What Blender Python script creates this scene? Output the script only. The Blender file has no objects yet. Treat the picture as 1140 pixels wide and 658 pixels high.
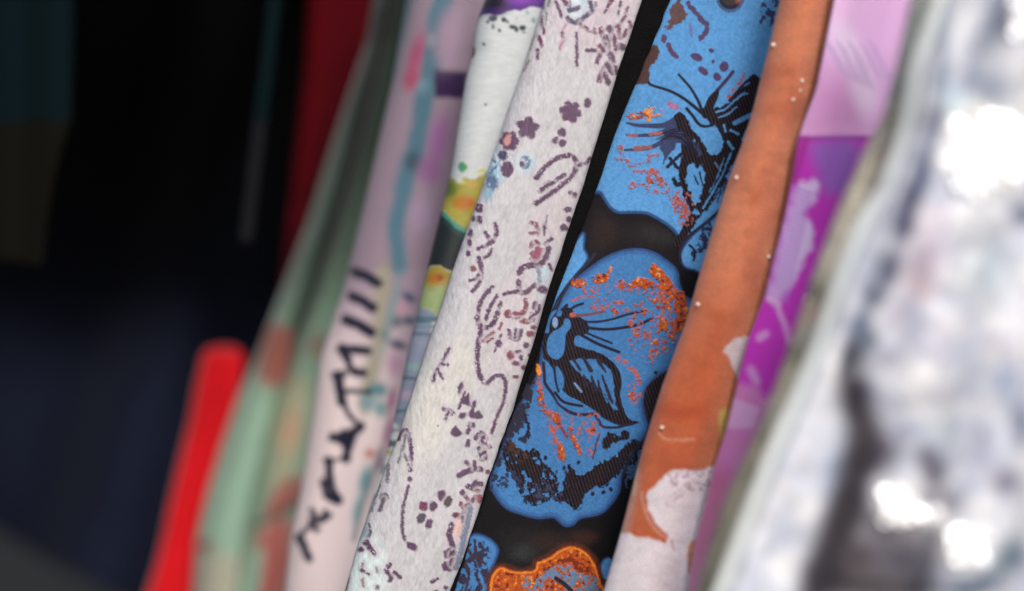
import bpy, math, random
import numpy as np

# ------------------------------------------------------------------ camera, sky, sun, exposure
scene = bpy.context.scene
C = scene.collection
R = math.radians
ROLL = R(18)
CAM = np.array([0.0, 0.0, 1.5])
LENS, SENSOR = 85.0, 36.0
FOCUS = 1.192
PW, PH = 1140.0, 658.0            # size of the reference sheet the measurements were taken on
AX_R = np.array([math.cos(ROLL), 0.0, math.sin(ROLL)])
AX_U = np.array([-math.sin(ROLL), 0.0, math.cos(ROLL)])
AX_F = np.array([0.0, 1.0, 0.0])

cam_d = bpy.data.cameras.new('camera')
cam_d.lens = LENS; cam_d.sensor_width = SENSOR
cam_d.clip_start = 0.05; cam_d.clip_end = 500
cam_d.dof.use_dof = True
cam_d.dof.focus_distance = FOCUS
cam_d.dof.aperture_fstop = 2.0
cam = bpy.data.objects.new('camera', cam_d); C.objects.link(cam)
from mathutils import Matrix, Vector
m = Matrix(((AX_R[0], AX_U[0], -AX_F[0], CAM[0]), (AX_R[1], AX_U[1], -AX_F[1], CAM[1]),
            (AX_R[2], AX_U[2], -AX_F[2], CAM[2]), (0, 0, 0, 1)))
cam.matrix_world = m
scene.camera = cam

SUN_EL, SUN_AZ = R(40), R(1)     # azimuth measured from behind the camera towards its right
w = bpy.data.worlds.new("World"); scene.world = w; w.use_nodes = True
nt = w.node_tree; bg = nt.nodes['Background']
sky = nt.nodes.new('ShaderNodeTexSky'); sky.sky_type = 'NISHITA'; sky.sun_disc = False
sky.sun_elevation = SUN_EL
to_sun = Vector((math.sin(SUN_AZ) * math.cos(SUN_EL), -math.cos(SUN_AZ) * math.cos(SUN_EL), math.sin(SUN_EL)))
sky.sun_rotation = math.atan2(to_sun.x, to_sun.y)
sky.dust_density = 3.0
nt.links.new(sky.outputs[0], bg.inputs[0]); bg.inputs[1].default_value = 0.09
sun_d = bpy.data.lights.new('sun', 'SUN'); sun_d.energy = 1.5; sun_d.angle = R(11); sun_d.color = (1.0, 0.97, 0.93)
sun = bpy.data.objects.new('sun', sun_d); C.objects.link(sun)
sun.rotation_euler = to_sun.to_track_quat('Z', 'Y').to_euler()
sun.location = (0.6, -2, 3.5)

vs = scene.view_settings
vs.view_transform = 'Standard'; vs.look = 'None'; vs.gamma = 1.0; vs.use_curve_mapping = False
vs.exposure = 0.55
scene.cycles.use_denoising = True
KALB = 1.0                        # overall reflectance of the printed dyes

rng = np.random.default_rng(7)
random.seed(7)

# ------------------------------------------------------------------ small helpers
def at(x, y, d):
    """sheet position(s) and distance(s) -> world point(s)"""
    x = np.asarray(x, float); y = np.asarray(y, float); d = np.asarray(d, float)
    k = SENSOR / LENS / PW
    u = (x - PW / 2) * k * d; v = -(y - PH / 2) * k * d
    return CAM + u[..., None] * AX_R + v[..., None] * AX_U + d[..., None] * AX_F

def lin(c):
    c = np.asarray(c, float) / 255.0
    return np.where(c <= 0.04045, c / 12.92, ((c + 0.055) / 1.055) ** 2.4)

def curve(pts, sm=14):
    pts = sorted([(b, a) for a, b in pts])
    ys = np.array([p[0] for p in pts], float); xs = np.array([p[1] for p in pts], float)
    g = np.arange(-260, 920, 1.0)
    v = np.interp(g, ys, xs)
    k = (xs[1] - xs[0]) / (ys[1] - ys[0]); v[g < ys[0]] = xs[0] + k * (g[g < ys[0]] - ys[0])
    k = (xs[-1] - xs[-2]) / (ys[-1] - ys[-2]); v[g > ys[-1]] = xs[-1] + k * (g[g > ys[-1]] - ys[-1])
    if sm:
        ker = np.hanning(2 * sm + 3); ker /= ker.sum()
        p = np.pad(v, sm + 1, mode='reflect', reflect_type='odd')
        v = np.convolve(p, ker, 'valid')
    return lambda y: np.interp(y, g, v)

def vnoise(x, y, seed):
    xi = np.floor(x).astype(np.int64); yi = np.floor(y).astype(np.int64)
    fx = x - xi; fy = y - yi
    fx = fx * fx * (3 - 2 * fx); fy = fy * fy * (3 - 2 * fy)
    def h(a, b):
        n = (a * 374761393 + b * 668265263 + seed * 974634777) & 0xffffffff
        n = ((n ^ (n >> 13)) * 1274126177) & 0xffffffff
        n = n ^ (n >> 16)
        return (n & 0xffff) / 65535.0
    a = h(xi, yi); b = h(xi + 1, yi); c = h(xi, yi + 1); d = h(xi + 1, yi + 1)
    return (a * (1 - fx) + b * fx) * (1 - fy) + (c * (1 - fx) + d * fx) * fy

def fbm(x, y, s, seed=1, o=3):
    r = 0; amp = 0.5; t = 0
    for i in range(o):
        r = r + amp * vnoise(x / s * 2 ** i, y / s * 2 ** i, seed + i * 17); t += amp; amp *= 0.55
    return r / t

def smooth_line(pts, closed=False, n=6):
    p = np.array(pts, float)
    if len(p) < 3: return p
    if closed: q = np.vstack([p[-1], p, p[0], p[1]])
    else: q = np.vstack([2 * p[0] - p[1], p, 2 * p[-1] - p[-2]])
    out = []
    t = np.linspace(0, 1, n, endpoint=False)[:, None]
    for i in range(1, len(q) - 2):
        a, b, c, d = q[i - 1], q[i], q[i + 1], q[i + 2]
        out.append(0.5 * ((2 * b) + (-a + c) * t + (2 * a - 5 * b + 4 * c - d) * t ** 2 + (-a + 3 * b - 3 * c + d) * t ** 3))
    out = np.vstack(out)
    if not closed: out = np.vstack([out, p[-1]])
    return out

class Cloth:
    """the woven or printed design of one cloth: dye colour plus thread height"""
    def __init__(s, x0, y0, x1, y1, sc, base):
        s.x0, s.y0, s.sc = x0, y0, sc
        s.w = int((x1 - x0) * sc); s.h = int((y1 - y0) * sc)
        s.a = np.zeros((s.h, s.w, 4), np.float32); s.a[..., :3] = lin(base)
        s.clip = None
    def win(s, x0, y0, x1, y1):
        a = max(0, int((x0 - s.x0) * s.sc)); b = max(0, int((y0 - s.y0) * s.sc))
        c = min(s.w, int((x1 - s.x0) * s.sc) + 2); d = min(s.h, int((y1 - s.y0) * s.sc) + 2)
        if c <= a or d <= b: return None
        X, Y = np.meshgrid((np.arange(a, c) + 0.5) / s.sc + s.x0, (np.arange(b, d) + 0.5) / s.sc + s.y0)
        return a, b, c, d, X, Y
    def put(s, W, m, col, h=None):
        a, b, c, d, X, Y = W
        if s.clip is not None: m = m * s.clip[b:d, a:c]
        t = s.a[b:d, a:c]
        if not callable(col): cc = lin(col)
        else: cc = col(X, Y)
        t[..., :3] = t[..., :3] * (1 - m[..., None]) + cc * m[..., None]
        if h is not None: t[..., 3] = t[..., 3] * (1 - m) + h * m
    def _warp(s, X, Y, rough, rs):
        if not rough: return X, Y
        return (X + rough * 2 * (fbm(X, Y, rs, 31, 2) - 0.5), Y + rough * 2 * (fbm(X + 91, Y + 17, rs, 57, 2) - 0.5))
    def inside(s, W, P, rough=0, rs=5, aa=None):
        a, b, c, d, X, Y = W
        X, Y = s._warp(X, Y, rough, rs)
        ins = np.zeros(X.shape, bool); dist = np.full(X.shape, 1e9)
        Q = np.vstack([P, P[:1]])
        for i in range(len(Q) - 1):
            ax, ay = Q[i]; bx, by = Q[i + 1]
            if ay != by:
                cond = ((ay > Y) != (by > Y)) & (X < (bx - ax) * (Y - ay) / (by - ay) + ax)
                ins ^= cond
            L2 = (bx - ax) ** 2 + (by - ay) ** 2 + 1e-9
            t = np.clip(((X - ax) * (bx - ax) + (Y - ay) * (by - ay)) / L2, 0, 1)
            dist = np.minimum(dist, (X - ax - t * (bx - ax)) ** 2 + (Y - ay - t * (by - ay)) ** 2)
        sd = np.sqrt(dist) * np.where(ins, 1, -1)
        return sd
    def poly(s, pts, col, rough=0, rs=5, curve_=True, soft=0.5, h=None, holes=0, hs=4, mask=None, grow=0, seed=3):
        P = smooth_line(pts, True) if curve_ else np.array(pts, float)
        m = rough + soft + abs(grow) + 2
        W = s.win(P[:, 0].min() - m, P[:, 1].min() - m, P[:, 0].max() + m, P[:, 1].max() + m)
        if W is None: return
        sd = s.inside(W, P, rough, rs) + grow
        mk = np.clip(sd / soft * 0.5 + 0.5, 0, 1)
        if holes:
            n = fbm(W[4], W[5], hs, seed, 3)
            mk = mk * np.clip((n - holes) * 14 + 0.5, 0, 1)
        s.put(W, mk, col, h)
    fat = 1.0
    def stroke(s, pts, w, col, w2=None, rough=0, rs=3, curve_=True, soft=0.5, h=None, holes=0, hs=2.5, seed=5):
        P = smooth_line(pts) if curve_ else np.array(pts, float)
        w2 = w if w2 is None else w2
        if col != BL: w, w2 = w * s.fat, w2 * s.fat
        m = max(w, w2) / 2 + rough + soft + 2
        W = s.win(P[:, 0].min() - m, P[:, 1].min() - m, P[:, 0].max() + m, P[:, 1].max() + m)
        if W is None: return
        X, Y = s._warp(W[4], W[5], rough, rs)
        best = np.full(X.shape, -1e9)
        n = len(P) - 1
        for i in range(n):
            ax, ay = P[i]; bx, by = P[i + 1]
            L2 = (bx - ax) ** 2 + (by - ay) ** 2 + 1e-9
            t = np.clip(((X - ax) * (bx - ax) + (Y - ay) * (by - ay)) / L2, 0, 1)
            wd = (w + (w2 - w) * ((i + t) / n)) / 2
            best = np.maximum(best, wd - np.sqrt((X - ax - t * (bx - ax)) ** 2 + (Y - ay - t * (by - ay)) ** 2))
        mk = np.clip(best / soft * 0.5 + 0.5, 0, 1)
        if holes: mk = mk * np.clip((fbm(W[4], W[5], hs, seed, 3) - holes) * 14 + 0.5, 0, 1)
        s.put(W, mk, col, h)
    def ell(s, cx, cy, rx, ry, col, ang=0, rough=0, rs=3, soft=0.5, h=None, holes=0, hs=2.5, seed=9):
        r = max(rx, ry) + rough + soft + 2
        W = s.win(cx - r, cy - r, cx + r, cy + r)
        if W is None: return
        X, Y = s._warp(W[4], W[5], rough, rs)
        a = R(ang); dx = X - cx; dy = Y - cy
        u = (dx * math.cos(a) + dy * math.sin(a)) / rx; v = (-dx * math.sin(a) + dy * math.cos(a)) / ry
        q = np.sqrt(u * u + v * v)
        mk = np.clip((1 - q) * min(rx, ry) / soft * 0.5 + 0.5, 0, 1)
        if holes: mk = mk * np.clip((fbm(W[4], W[5], hs, seed, 3) - holes) * 14 + 0.5, 0, 1)
        s.put(W, mk, col, h)
    def blob(s, cx, cy, rx, ry, col, ang=0, k=1.0):
        """soft-edged patch"""
        r = max(rx, ry) * 2
        W = s.win(cx - r, cy - r, cx + r, cy + r)
        if W is None: return
        a = R(ang); dx = W[4] - cx; dy = W[5] - cy
        u = (dx * math.cos(a) + dy * math.sin(a)) / rx; v = (-dx * math.sin(a) + dy * math.cos(a)) / ry
        s.put(W, k * np.exp(-(u * u + v * v) ** 1.5), col)
    def tint(s, f):
        """f(X,Y) multiplies the dye everywhere: threads and mottling"""
        X, Y = np.meshgrid((np.arange(s.w) + 0.5) / s.sc + s.x0, (np.arange(s.h) + 0.5) / s.sc + s.y0)
        k = f(X, Y)
        s.a[..., :3] *= k if k.ndim == 3 else k[..., None]
    def sample(s, x, y):
        u = np.clip((x - s.x0) * s.sc - 0.5, 0, s.w - 1.001); v = np.clip((y - s.y0) * s.sc - 0.5, 0, s.h - 1.001)
        i = u.astype(int); j = v.astype(int); fu = (u - i)[..., None]; fv = (v - j)[..., None]
        A = s.a
        return (A[j, i] * (1 - fu) + A[j, i + 1] * fu) * (1 - fv) + (A[j + 1, i] * (1 - fu) + A[j + 1, i + 1] * fu) * fv

# ------------------------------------------------------------------ materials
def fabric(name, rough=0.75, spec=0.3, sheen=0.2, slub=0.0, slub_scale=(1, 1), weave=0.0, weave_scale=300, relief=0.0, color=None, mott=0.0, mott_scale=20):
    m = bpy.data.materials.new(name); m.use_nodes = True
    n = m.node_tree.nodes; l = m.node_tree.links
    b = n['Principled BSDF']
    b.inputs['Roughness'].default_value = rough
    b.inputs['Specular IOR Level'].default_value = spec
    b.inputs['Sheen Weight'].default_value = sheen
    b.inputs['Sheen Roughness'].default_value = 0.4
    if color is None:
        a = n.new('ShaderNodeAttribute'); a.attribute_name = 'dye'; csock = a.outputs['Color']
    else:
        rgb = n.new('ShaderNodeRGB'); c = lin(color); rgb.outputs[0].default_value = (*c, 1); csock = rgb.outputs[0]
    uv = n.new('ShaderNodeUVMap'); uv.uv_map = 'cloth'
    hs = None
    def add(sock):
        nonlocal hs
        if hs is None: hs = sock
        else:
            q = n.new('ShaderNodeMath'); q.operation = 'ADD'; l.new(hs, q.inputs[0]); l.new(sock, q.inputs[1]); hs = q.outputs[0]
    def scaled(sock, k):
        q = n.new('ShaderNodeMath'); q.operation = 'MULTIPLY'; l.new(sock, q.inputs[0]); q.inputs[1].default_value = k
        return q.outputs[0]
    if slub:
        mp = n.new('ShaderNodeMapping'); mp.inputs['Scale'].default_value = (slub_scale[0], slub_scale[1], 1)
        mp.inputs['Rotation'].default_value = (0, 0, R(-22))
        l.new(uv.outputs[0], mp.inputs[0])
        t = n.new('ShaderNodeTexNoise'); t.inputs['Scale'].default_value = 1.0; t.inputs['Detail'].default_value = 3
        l.new(mp.outputs[0], t.inputs['Vector']); add(scaled(t.outputs['Fac'], slub))
    if weave:
        for ang in (22, 112):
            mp = n.new('ShaderNodeMapping'); mp.inputs['Rotation'].default_value = (0, 0, R(ang)); l.new(uv.outputs[0], mp.inputs[0])
            t = n.new('ShaderNodeTexWave'); t.inputs['Scale'].default_value = weave_scale; t.inputs['Distortion'].default_value = 0.6
            l.new(mp.outputs[0], t.inputs['Vector']); add(scaled(t.outputs['Fac'], weave))
    if relief:
        a2 = n.new('ShaderNodeAttribute'); a2.attribute_name = 'relief'; add(scaled(a2.outputs['Fac'], relief))
    if mott:
        t = n.new('ShaderNodeTexNoise'); t.inputs['Scale'].default_value = mott_scale; t.inputs['Detail'].default_value = 5
        l.new(uv.outputs[0], t.inputs['Vector'])
        mr = n.new('ShaderNodeMapRange'); mr.inputs['From Min'].default_value = 0.3; mr.inputs['From Max'].default_value = 0.7
        mr.inputs['To Min'].default_value = 1 - mott; mr.inputs['To Max'].default_value = 1 + mott
        l.new(t.outputs['Fac'], mr.inputs['Value'])
        mx = n.new('ShaderNodeVectorMath'); mx.operation = 'SCALE'; l.new(csock, mx.inputs[0]); l.new(mr.outputs[0], mx.inputs['Scale'])
        csock = mx.outputs[0]
    l.new(csock, b.inputs['Base Color'])
    if hs is not None:
        bp = n.new('ShaderNodeBump'); bp.inputs['Strength'].default_value = 1.0; bp.inputs['Distance'].default_value = 0.001
        l.new(hs, bp.inputs['Height']); l.new(bp.outputs[0], b.inputs['Normal'])
    return m

# ------------------------------------------------------------------ objects
def tag(o, label=None, cat=None, group=None, kind=None):
    if label: o['label'] = label
    if cat: o['category'] = cat
    if group: o['group'] = group
    if kind: o['kind'] = kind
    return o

def empty(name, loc):
    o = bpy.data.objects.new(name, None); C.objects.link(o); o.location = tuple(loc); o.empty_display_size = 0.05
    bpy.context.view_layer.update()
    return o

def link_mesh(name, V, F, mat, parent=None, col=None, relief=None, uv=None, smooth=True, org=None):
    """one mesh object; its origin is its own centre (top-level) or that of its parent"""
    V = np.asarray(V, float)
    if parent is not None: org = np.array(parent.location)
    elif org is None: org = V.mean(0)
    V = V - org
    me = bpy.data.meshes.new(name)
    F = np.asarray(F)
    k = F.shape[1]
    me.vertices.add(len(V)); me.vertices.foreach_set('co', V.astype(np.float32).ravel())
    me.loops.add(F.size); me.loops.foreach_set('vertex_index', F.astype(np.int32).ravel())
    me.polygons.add(len(F)); me.polygons.foreach_set('loop_start', (np.arange(len(F)) * k).astype(np.int32))
    me.polygons.foreach_set('loop_total', np.full(len(F), k, np.int32))
    me.update(calc_edges=True)
    me.polygons.foreach_set('use_smooth', np.full(len(F), smooth))
    if col is not None:
        at_ = me.color_attributes.new('dye', 'FLOAT_COLOR', 'POINT')
        q = np.ones((len(V), 4), np.float32); q[:, :3] = col
        at_.data.foreach_set('color', q.ravel())
    if relief is not None:
        r_ = me.attributes.new('relief', 'FLOAT', 'POINT'); r_.data.foreach_set('value', relief.astype(np.float32))
    if uv is not None:
        u_ = me.uv_layers.new(name='cloth'); u_.data.foreach_set('uv', uv[F.ravel()].astype(np.float32).ravel())
    me.materials.append(mat)
    me.validate(); me.update()
    o = bpy.data.objects.new(name, me); C.objects.link(o)
    if parent is None: o.location = tuple(org)
    else: o.parent = parent
    return o

def hang(name, L, Rr, dfun, res, cloth, mat, parent=None, hid=60, curl=18, curl_d=0.012, thick=0.010, rcurl=0, ytop=-150, ybot=800, ymin=-14, ymax=672, wob=0.0, wseed=1, warp=None):
    """a folded hanging cloth: front sheet, fold rolled round its left edge, back sheet, closed on the right"""
    ys = np.concatenate([np.arange(ytop, ymin, 10.0), np.arange(ymin, ymax, res), np.arange(ymax, ybot, 10.0)])
    xl = L(ys); xr = Rr(ys); xh = xr + hid
    n = int((xh - xl).max() / res) + 2
    s = np.linspace(0, 1, n)
    # denser near the rolled edge
    X = xl[:, None] + (xh - xl)[:, None] * s[None]
    Y = np.repeat(ys[:, None], n, 1)
    rel = X - xl[:, None]
    vis = (xr - xl)[:, None]
    D = dfun(rel / np.maximum(vis, 1), Y)
    u = np.clip(rel / curl, 0, 1)
    D = D + curl_d * (1 - np.sqrt(np.clip(1 - (1 - u) ** 2, 0, 1)))
    if rcurl:
        u = np.clip((vis + 4 - rel) / rcurl, 0, 1)
        D = D + curl_d * (1 - np.sqrt(np.clip(1 - (1 - u) ** 2, 0, 1)))
    if wob:
        D = D + wob * (fbm(X + 0.31 * Y, Y * 0.22, 45, wseed, 2) - 0.5) * 2
    sx = np.where(X > xr[:, None], 2 * xr[:, None] - X, X)
    sx = np.maximum(sx, xl[:, None])
    sy = np.where(Y < -12, -24 - Y, Y); sy = np.where(sy > 670, 1340 - sy, sy)
    S = cloth.sample(sx, sy)
    # back sheet
    kb = 7
    t = np.linspace(0.04, 1, kb)[None]
    Xb = xl[:, None] + (xh - xl)[:, None] * t
    Db = D[:, :1] + thick * np.sqrt(np.minimum(1, t * 6)) + (D[:, -1:] - D[:, :1] + 0.003) * t
    Yb = np.repeat(ys[:, None], kb, 1)
    Sb = np.repeat(S[:, :1], kb, 1)
    XX = np.hstack([Xb[:, ::-1], X]); YY = np.hstack([Yb, Y]); DD = np.hstack([Db[:, ::-1], D]); SS = np.concatenate([Sb, S], 1)
    if warp is not None: XX, YY, DD = warp(XX, YY, DD)
    V = at(XX, YY, DD)
    r, c = XX.shape
    idx = np.arange(r * c).reshape(r, c)
    nxt = np.roll(idx, -1, 1)
    F = np.stack([idx[:-1], idx[1:], nxt[1:], nxt[:-1]], -1).reshape(-1, 4)
    uv = np.stack([XX / 1000, YY / 1000], -1).reshape(-1, 2)
    SS = SS.reshape(-1, 4)
    return link_mesh(name, V.reshape(-1, 3), F, mat, parent, SS[:, :3] * KALB, SS[:, 3], uv)

def flat(d0, d1=None, dy=0.0):
    d1 = d0 if d1 is None else d1
    return lambda u, Y: d0 + (d1 - d0) * np.clip(u, -0.2, 1.6) + dy * (Y - 329) / 658

exec_order = []
# ------------------------------------------------------------------ measured edges (sheet units)
black_L = curve([(714, 0), (685, 90), (661, 170), (648, 210), (621, 290), (600, 360), (576, 440), (553, 510), (527, 590), (501, 658)])
black_R = curve([(748, 0), (729, 45), (711, 90), (693, 130), (667, 205), (643, 270), (621, 330), (603, 385), (590, 420), (573, 458), (558, 500), (538, 560), (508, 658)])
orange_L = curve([(868, 0), (856, 50), (846, 90), (836, 130), (826, 160), (811, 200), (792, 260), (776, 314), (764, 357), (748, 400), (737, 430), (728, 458), (715, 500), (707, 530), (697, 570), (689, 600), (672, 658)])
orange_R = curve([(930, 0), (910, 100), (891, 150), (883, 200), (873, 250), (860, 300), (853, 330), (834, 380), (822, 430), (810, 480), (797, 520), (787, 560), (777, 600), (767, 658)])
trim_L = curve([(1013, 0), (998, 70), (982, 130), (960, 170), (945, 205), (935, 225), (920, 265), (903, 310), (880, 380), (859, 440), (842, 480), (822, 520), (804, 560), (792, 600), (775, 658)])
trim_R = curve([(1040, 0), (1016, 70), (1004, 140), (980, 210), (955, 245), (930, 310), (908, 380), (883, 440), (862, 485), (842, 535), (818, 600), (797, 658)])
hem_R = curve([(1090, 0), (1050, 60), (1036, 120), (1034, 175), (1008, 205), (990, 260), (962, 325), (947, 370), (932, 420), (934, 445), (948, 478), (943, 505), (930, 550), (912, 600), (893, 658)], 12)
cream_L = curve([(606, 0), (590.5, 50), (577, 90), (566, 120), (557, 150), (546, 180), (536, 210), (518, 260), (504, 300), (488, 350), (477, 380), (461, 430), (451, 460), (442, 490), (429, 520), (415, 560), (400, 600), (384, 658)])
daisy_L = curve([(540, 0), (532, 20), (527, 45), (526, 60), (518, 90), (508, 150), (503, 185), (500, 200), (492, 230), (484, 262), (475, 300), (464, 350), (455, 385), (448, 420), (440, 460), (430, 505), (410, 570), (384, 658)], 8)
lilac_L = curve([(452, 0), (435, 100), (420, 165), (400, 250), (380, 330), (356, 400), (350, 450), (334, 550), (323, 600), (317, 658)])
green_L = curve([(416, 0), (407, 50), (390, 100), (369, 165), (343, 250), (312, 330), (285, 400), (262, 450), (245, 500), (230, 550), (218, 600), (214, 658)])
red_L = curve([(342, 0), (338, 80), (331, 150), (324, 225), (314, 330), (300, 450), (280, 658)])

_bl, _br = black_L, black_R
black_L = lambda y: _bl(y) + 1.6 * (vnoise(np.asarray(y, float) / 19.0, np.zeros_like(np.asarray(y, float)), 5) - .5)
black_R = lambda y: _br(y) + 2.0 * (vnoise(np.asarray(y, float) / 13.0, np.zeros_like(np.asarray(y, float)), 8) - .5)
# ------------------------------------------------------------------ 1. blue brocade
BL = (90, 153, 212)
OUT = (50, 80, 130)
INK = (34, 30, 50)
def ribs(X, Y):
    ph = (X * math.cos(R(28)) - Y * math.sin(R(28)) * 0.62 + 0.8 * fbm(X, Y, 20, 5, 2)) * 2 * math.pi / 3.3
    k = 0.5 + 0.5 * np.sin(ph)
    k = np.clip(k * 1.2 - 0.35, 0, 1)[..., None]
    br = fbm(X, Y, 9, 77, 2)[..., None]
    return lin((17, 15, 23)) * (1 - k) + (lin((70, 50, 50)) * br + lin((48, 43, 54)) * (1 - br)) * k
def oranges(X, Y):
    n = fbm(X, Y, 2.2, 15, 2)[..., None]; m2 = fbm(X, Y, 3.4, 44, 2)[..., None]
    c = lin((204, 98, 36)) * n + lin((150, 54, 28)) * (1 - n)
    k = np.clip((m2 - 0.66) * 9, 0, 1); c = c * (1 - k) + lin((228, 146, 60)) * k
    k = np.clip((0.33 - m2) * 9, 0, 1); return c * (1 - k) + lin((96, 34, 30)) * k
def pinks(X, Y):
    n = fbm(X, Y, 2.0, 12, 2)[..., None]
    return lin((200, 104, 82)) * n + lin((138, 82, 92)) * (1 - n)
b = Cloth(480, -16, 900, 676, 2.4, (15, 13, 16))
# smoky ground between the flowers
b.poly([(664, 225), (690, 245), (720, 243), (745, 262), (752, 300), (720, 285), (690, 275), (660, 292), (648, 270)], (32, 27, 30), soft=12)
b.blob(672, 258, 14, 16, (46, 33, 32)); b.blob(735, 262, 22, 10, (44, 42, 44), 20)
b.poly([(560, 590), (590, 585), (625, 592), (640, 590), (650, 606), (610, 618), (590, 632), (560, 628), (556, 610)], (28, 25, 28), soft=9)
b.blob(610, 604, 22, 12, (46, 33, 31)); b.blob(583, 615, 14, 10, (46, 48, 50)); b.blob(650, 598, 16, 8, (56, 32, 28))
BLU, BLL = BL, (68, 123, 180)  # darker blue carries the shade on the lower petals
def petal(P, band=3.4, glow=2.0, col=None):
    b.poly(P, (18, 22, 38), soft=.9, grow=band * .5 + glow)
    b.poly(P, OUT, soft=.8, grow=band * 0.5)
    b.poly(P, col or BL, soft=0.8, grow=-band * 0.45)
A = [(650, -40), (900, -40), (900, 120), (840, 190), (800, 240), (784, 254), (770, 262), (760, 270), (755, 262), (747, 253), (734, 244), (720, 237), (704, 236), (689, 236), (680, 231), (673, 221), (668, 214), (655, 215), (600, 215)]
petal(A)
RP = [(812, 230), (800, 239), (786, 250), (770, 264), (760, 278), (758, 288), (763, 297), (772, 300), (790, 300), (820, 240)]
petal(RP, 2)
SL = [(646, 262), (650, 277), (654, 286), (650, 295), (640, 307), (628, 322), (618, 340), (606, 355), (600, 340)]
petal(SL, 2.5)
B = [(598, 420), (607, 375), (619, 345), (624, 333), (638, 315), (656, 300), (675, 287), (693, 280), (711, 278), (728, 282), (742, 291), (753, 302), (756, 318), (766, 333), (800, 340), (790, 400), (745, 412), (734, 416), (722, 427), (715, 442), (716, 458), (721, 474), (717, 485), (704, 500), (697, 514), (691, 528), (689, 545), (682, 558), (668, 571), (646, 576), (638, 583), (630, 585), (623, 580), (616, 575), (598, 576), (579, 571), (563, 564), (551, 549), (547, 536), (551, 522), (558, 506), (575, 460)]
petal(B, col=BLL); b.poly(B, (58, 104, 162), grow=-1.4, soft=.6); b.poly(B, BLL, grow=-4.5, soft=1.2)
Cc = [(500, 700), (505, 640), (514, 605), (526, 596), (535, 596), (547, 602), (554, 611), (552, 621), (547, 633), (545, 643), (543, 660), (540, 700)]
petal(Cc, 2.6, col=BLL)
b.ell(675, 633, 8, 13, OUT, 10); b.ell(676, 633, 6.5, 11.5, BL, 10)
b.poly([(712, 68), (729, 50), (734, 60), (730, 68), (724, 73), (722, 80), (723, 91), (716, 94), (700, 92)], (80, 58, 56), rough=2, rs=3)
b.poly([(740, -6), (722, 18), (728, 50), (733, 28), (748, 4)], BL)
# upper flower
b.fat = 1.22
b.poly([(756, -2), (761, 8), (766, 17), (761, 25), (752, 28), (741, 34), (744, 23), (747, 10), (752, 2)], (98, 74, 76), rough=3.4, rs=4, soft=.8)
b.stroke([(766, 4), (774, 13), (781, 22), (787, 29), (785, 38), (779, 43)], 4.5, (84, 70, 104), rough=2)
b.stroke([(768, 27), (770, 40)], 3, (104, 118, 176), rough=1)
b.ell(739, 43, 3, 5, (84, 66, 104), rough=1); b.stroke([(744, 50), (748, 58), (753, 63)], 4.5, (92, 66, 96), rough=1)
b.stroke([(752, -2), (760, -2)], 3, INK)
for a in [(775.4, 63.6, 7, 4.2, 25), (791.8, 56, 3.2, 2.4, 30), (794, 68.4, 1.9, 2.4, 0), (806, 74, 4.8, 5.9, 15), (783, 79, 6.2, 3.9, 38), (798.6, 85.5, 5.2, 4, 42)]:
    b.ell(*a[:4], (82, 62, 100), a[4], rough=.6, h=.4)
b.ell(813, -3, 16, 17, (74, 96, 142)); b.ell(813, -3, 13, 13.5, (38, 42, 64)); b.ell(813, -4, 10, 10, (66, 56, 56)); b.blob(822, -2, 4, 6, (150, 95, 85))
b.poly([(843, -5), (848, 12), (846, 24), (856, 30), (866, 22), (875, 0), (870, -10)], (60, 66, 108), rough=2.5, holes=.47, hs=5)
b.stroke([(722, 92), (726, 95), (745, 101), (758, 107.6), (767, 114), (778, 123), (786, 130)], 2.4, INK, 3.4)
b.stroke([(755.6, 83), (768, 97), (776, 110), (780, 119), (784, 130)], 2.2, INK, 3.2)
b.stroke([(816, 80), (808, 90), (798, 101)], 3.4, (66, 48, 84), 3.2)
b.poly([(800, 99), (790, 107), (784, 118), (780, 124), (787, 133), (793, 141), (797, 134), (794, 122), (799, 110)], ribs, rough=.6, h=.5)
b.stroke([(764.5, 121), (772, 130), (776, 136), (781, 140), (788, 141), (794, 138)], 3, INK)
# dark feathering to the right
b.poly([(842, 84), (829, 94), (818, 106), (808, 117), (796, 122), (792, 130), (798, 140), (803, 150), (808, 158), (822, 160), (832, 140), (850, 110)], ribs, rough=2.6, rs=3.5, h=.5, grow=.9)
for q, wd in [([(797, 125), (808, 121), (818, 112), (829, 103)], 1.8), ([(800, 131), (810, 127), (820, 119)], 1.6), ([(818, 137), (826, 133), (836, 128)], 5), ([(813, 145), (822, 149)], 2.6), ([(806, 139), (808, 147)], 2.4), ([(826, 96), (834, 92)], 1.4), ([(822, 108), (832, 104)], 1.6)]:
    b.stroke(q, wd, BL, rough=.7)
b.stroke([(812, 112), (822, 100), (832, 90), (840, 84)], 2.4, INK)
# left wing lines
G = (58, 66, 102)
b.stroke([(698, 137), (709, 139.5), (722, 140), (736, 140), (746, 137), (756, 131)], 2.2, G, 7)
b.stroke([(698, 150.5), (710, 151), (726, 150), (738, 147), (748, 142), (757, 137)], 2.2, G, 6)
b.stroke([(695.5, 167), (708, 166.5), (721.5, 165), (734, 160), (746, 154), (759, 148)], 2.2, G, 6)
b.stroke([(700, 150.5), (709, 151)], 2.8, (160, 96, 96), rough=.6); b.stroke([(724, 149.5), (737, 148)], 3, (170, 100, 100), rough=.8)
b.stroke([(707, 165.5), (724, 164)], 4, (150, 90, 86), rough=1)
b.poly([(734, 161), (745, 153), (757, 147), (757, 156), (752, 162), (750, 168), (744, 173), (738, 182), (738, 170)], G, rough=2)
b.stroke([(743, 186), (752, 177), (762, 169)], 3.2, INK, rough=.8); b.stroke([(746, 176), (754, 187)], 3, INK, rough=.8)
b.stroke([(750, 199), (753, 206), (757, 205)], 4, INK, rough=1)
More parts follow.
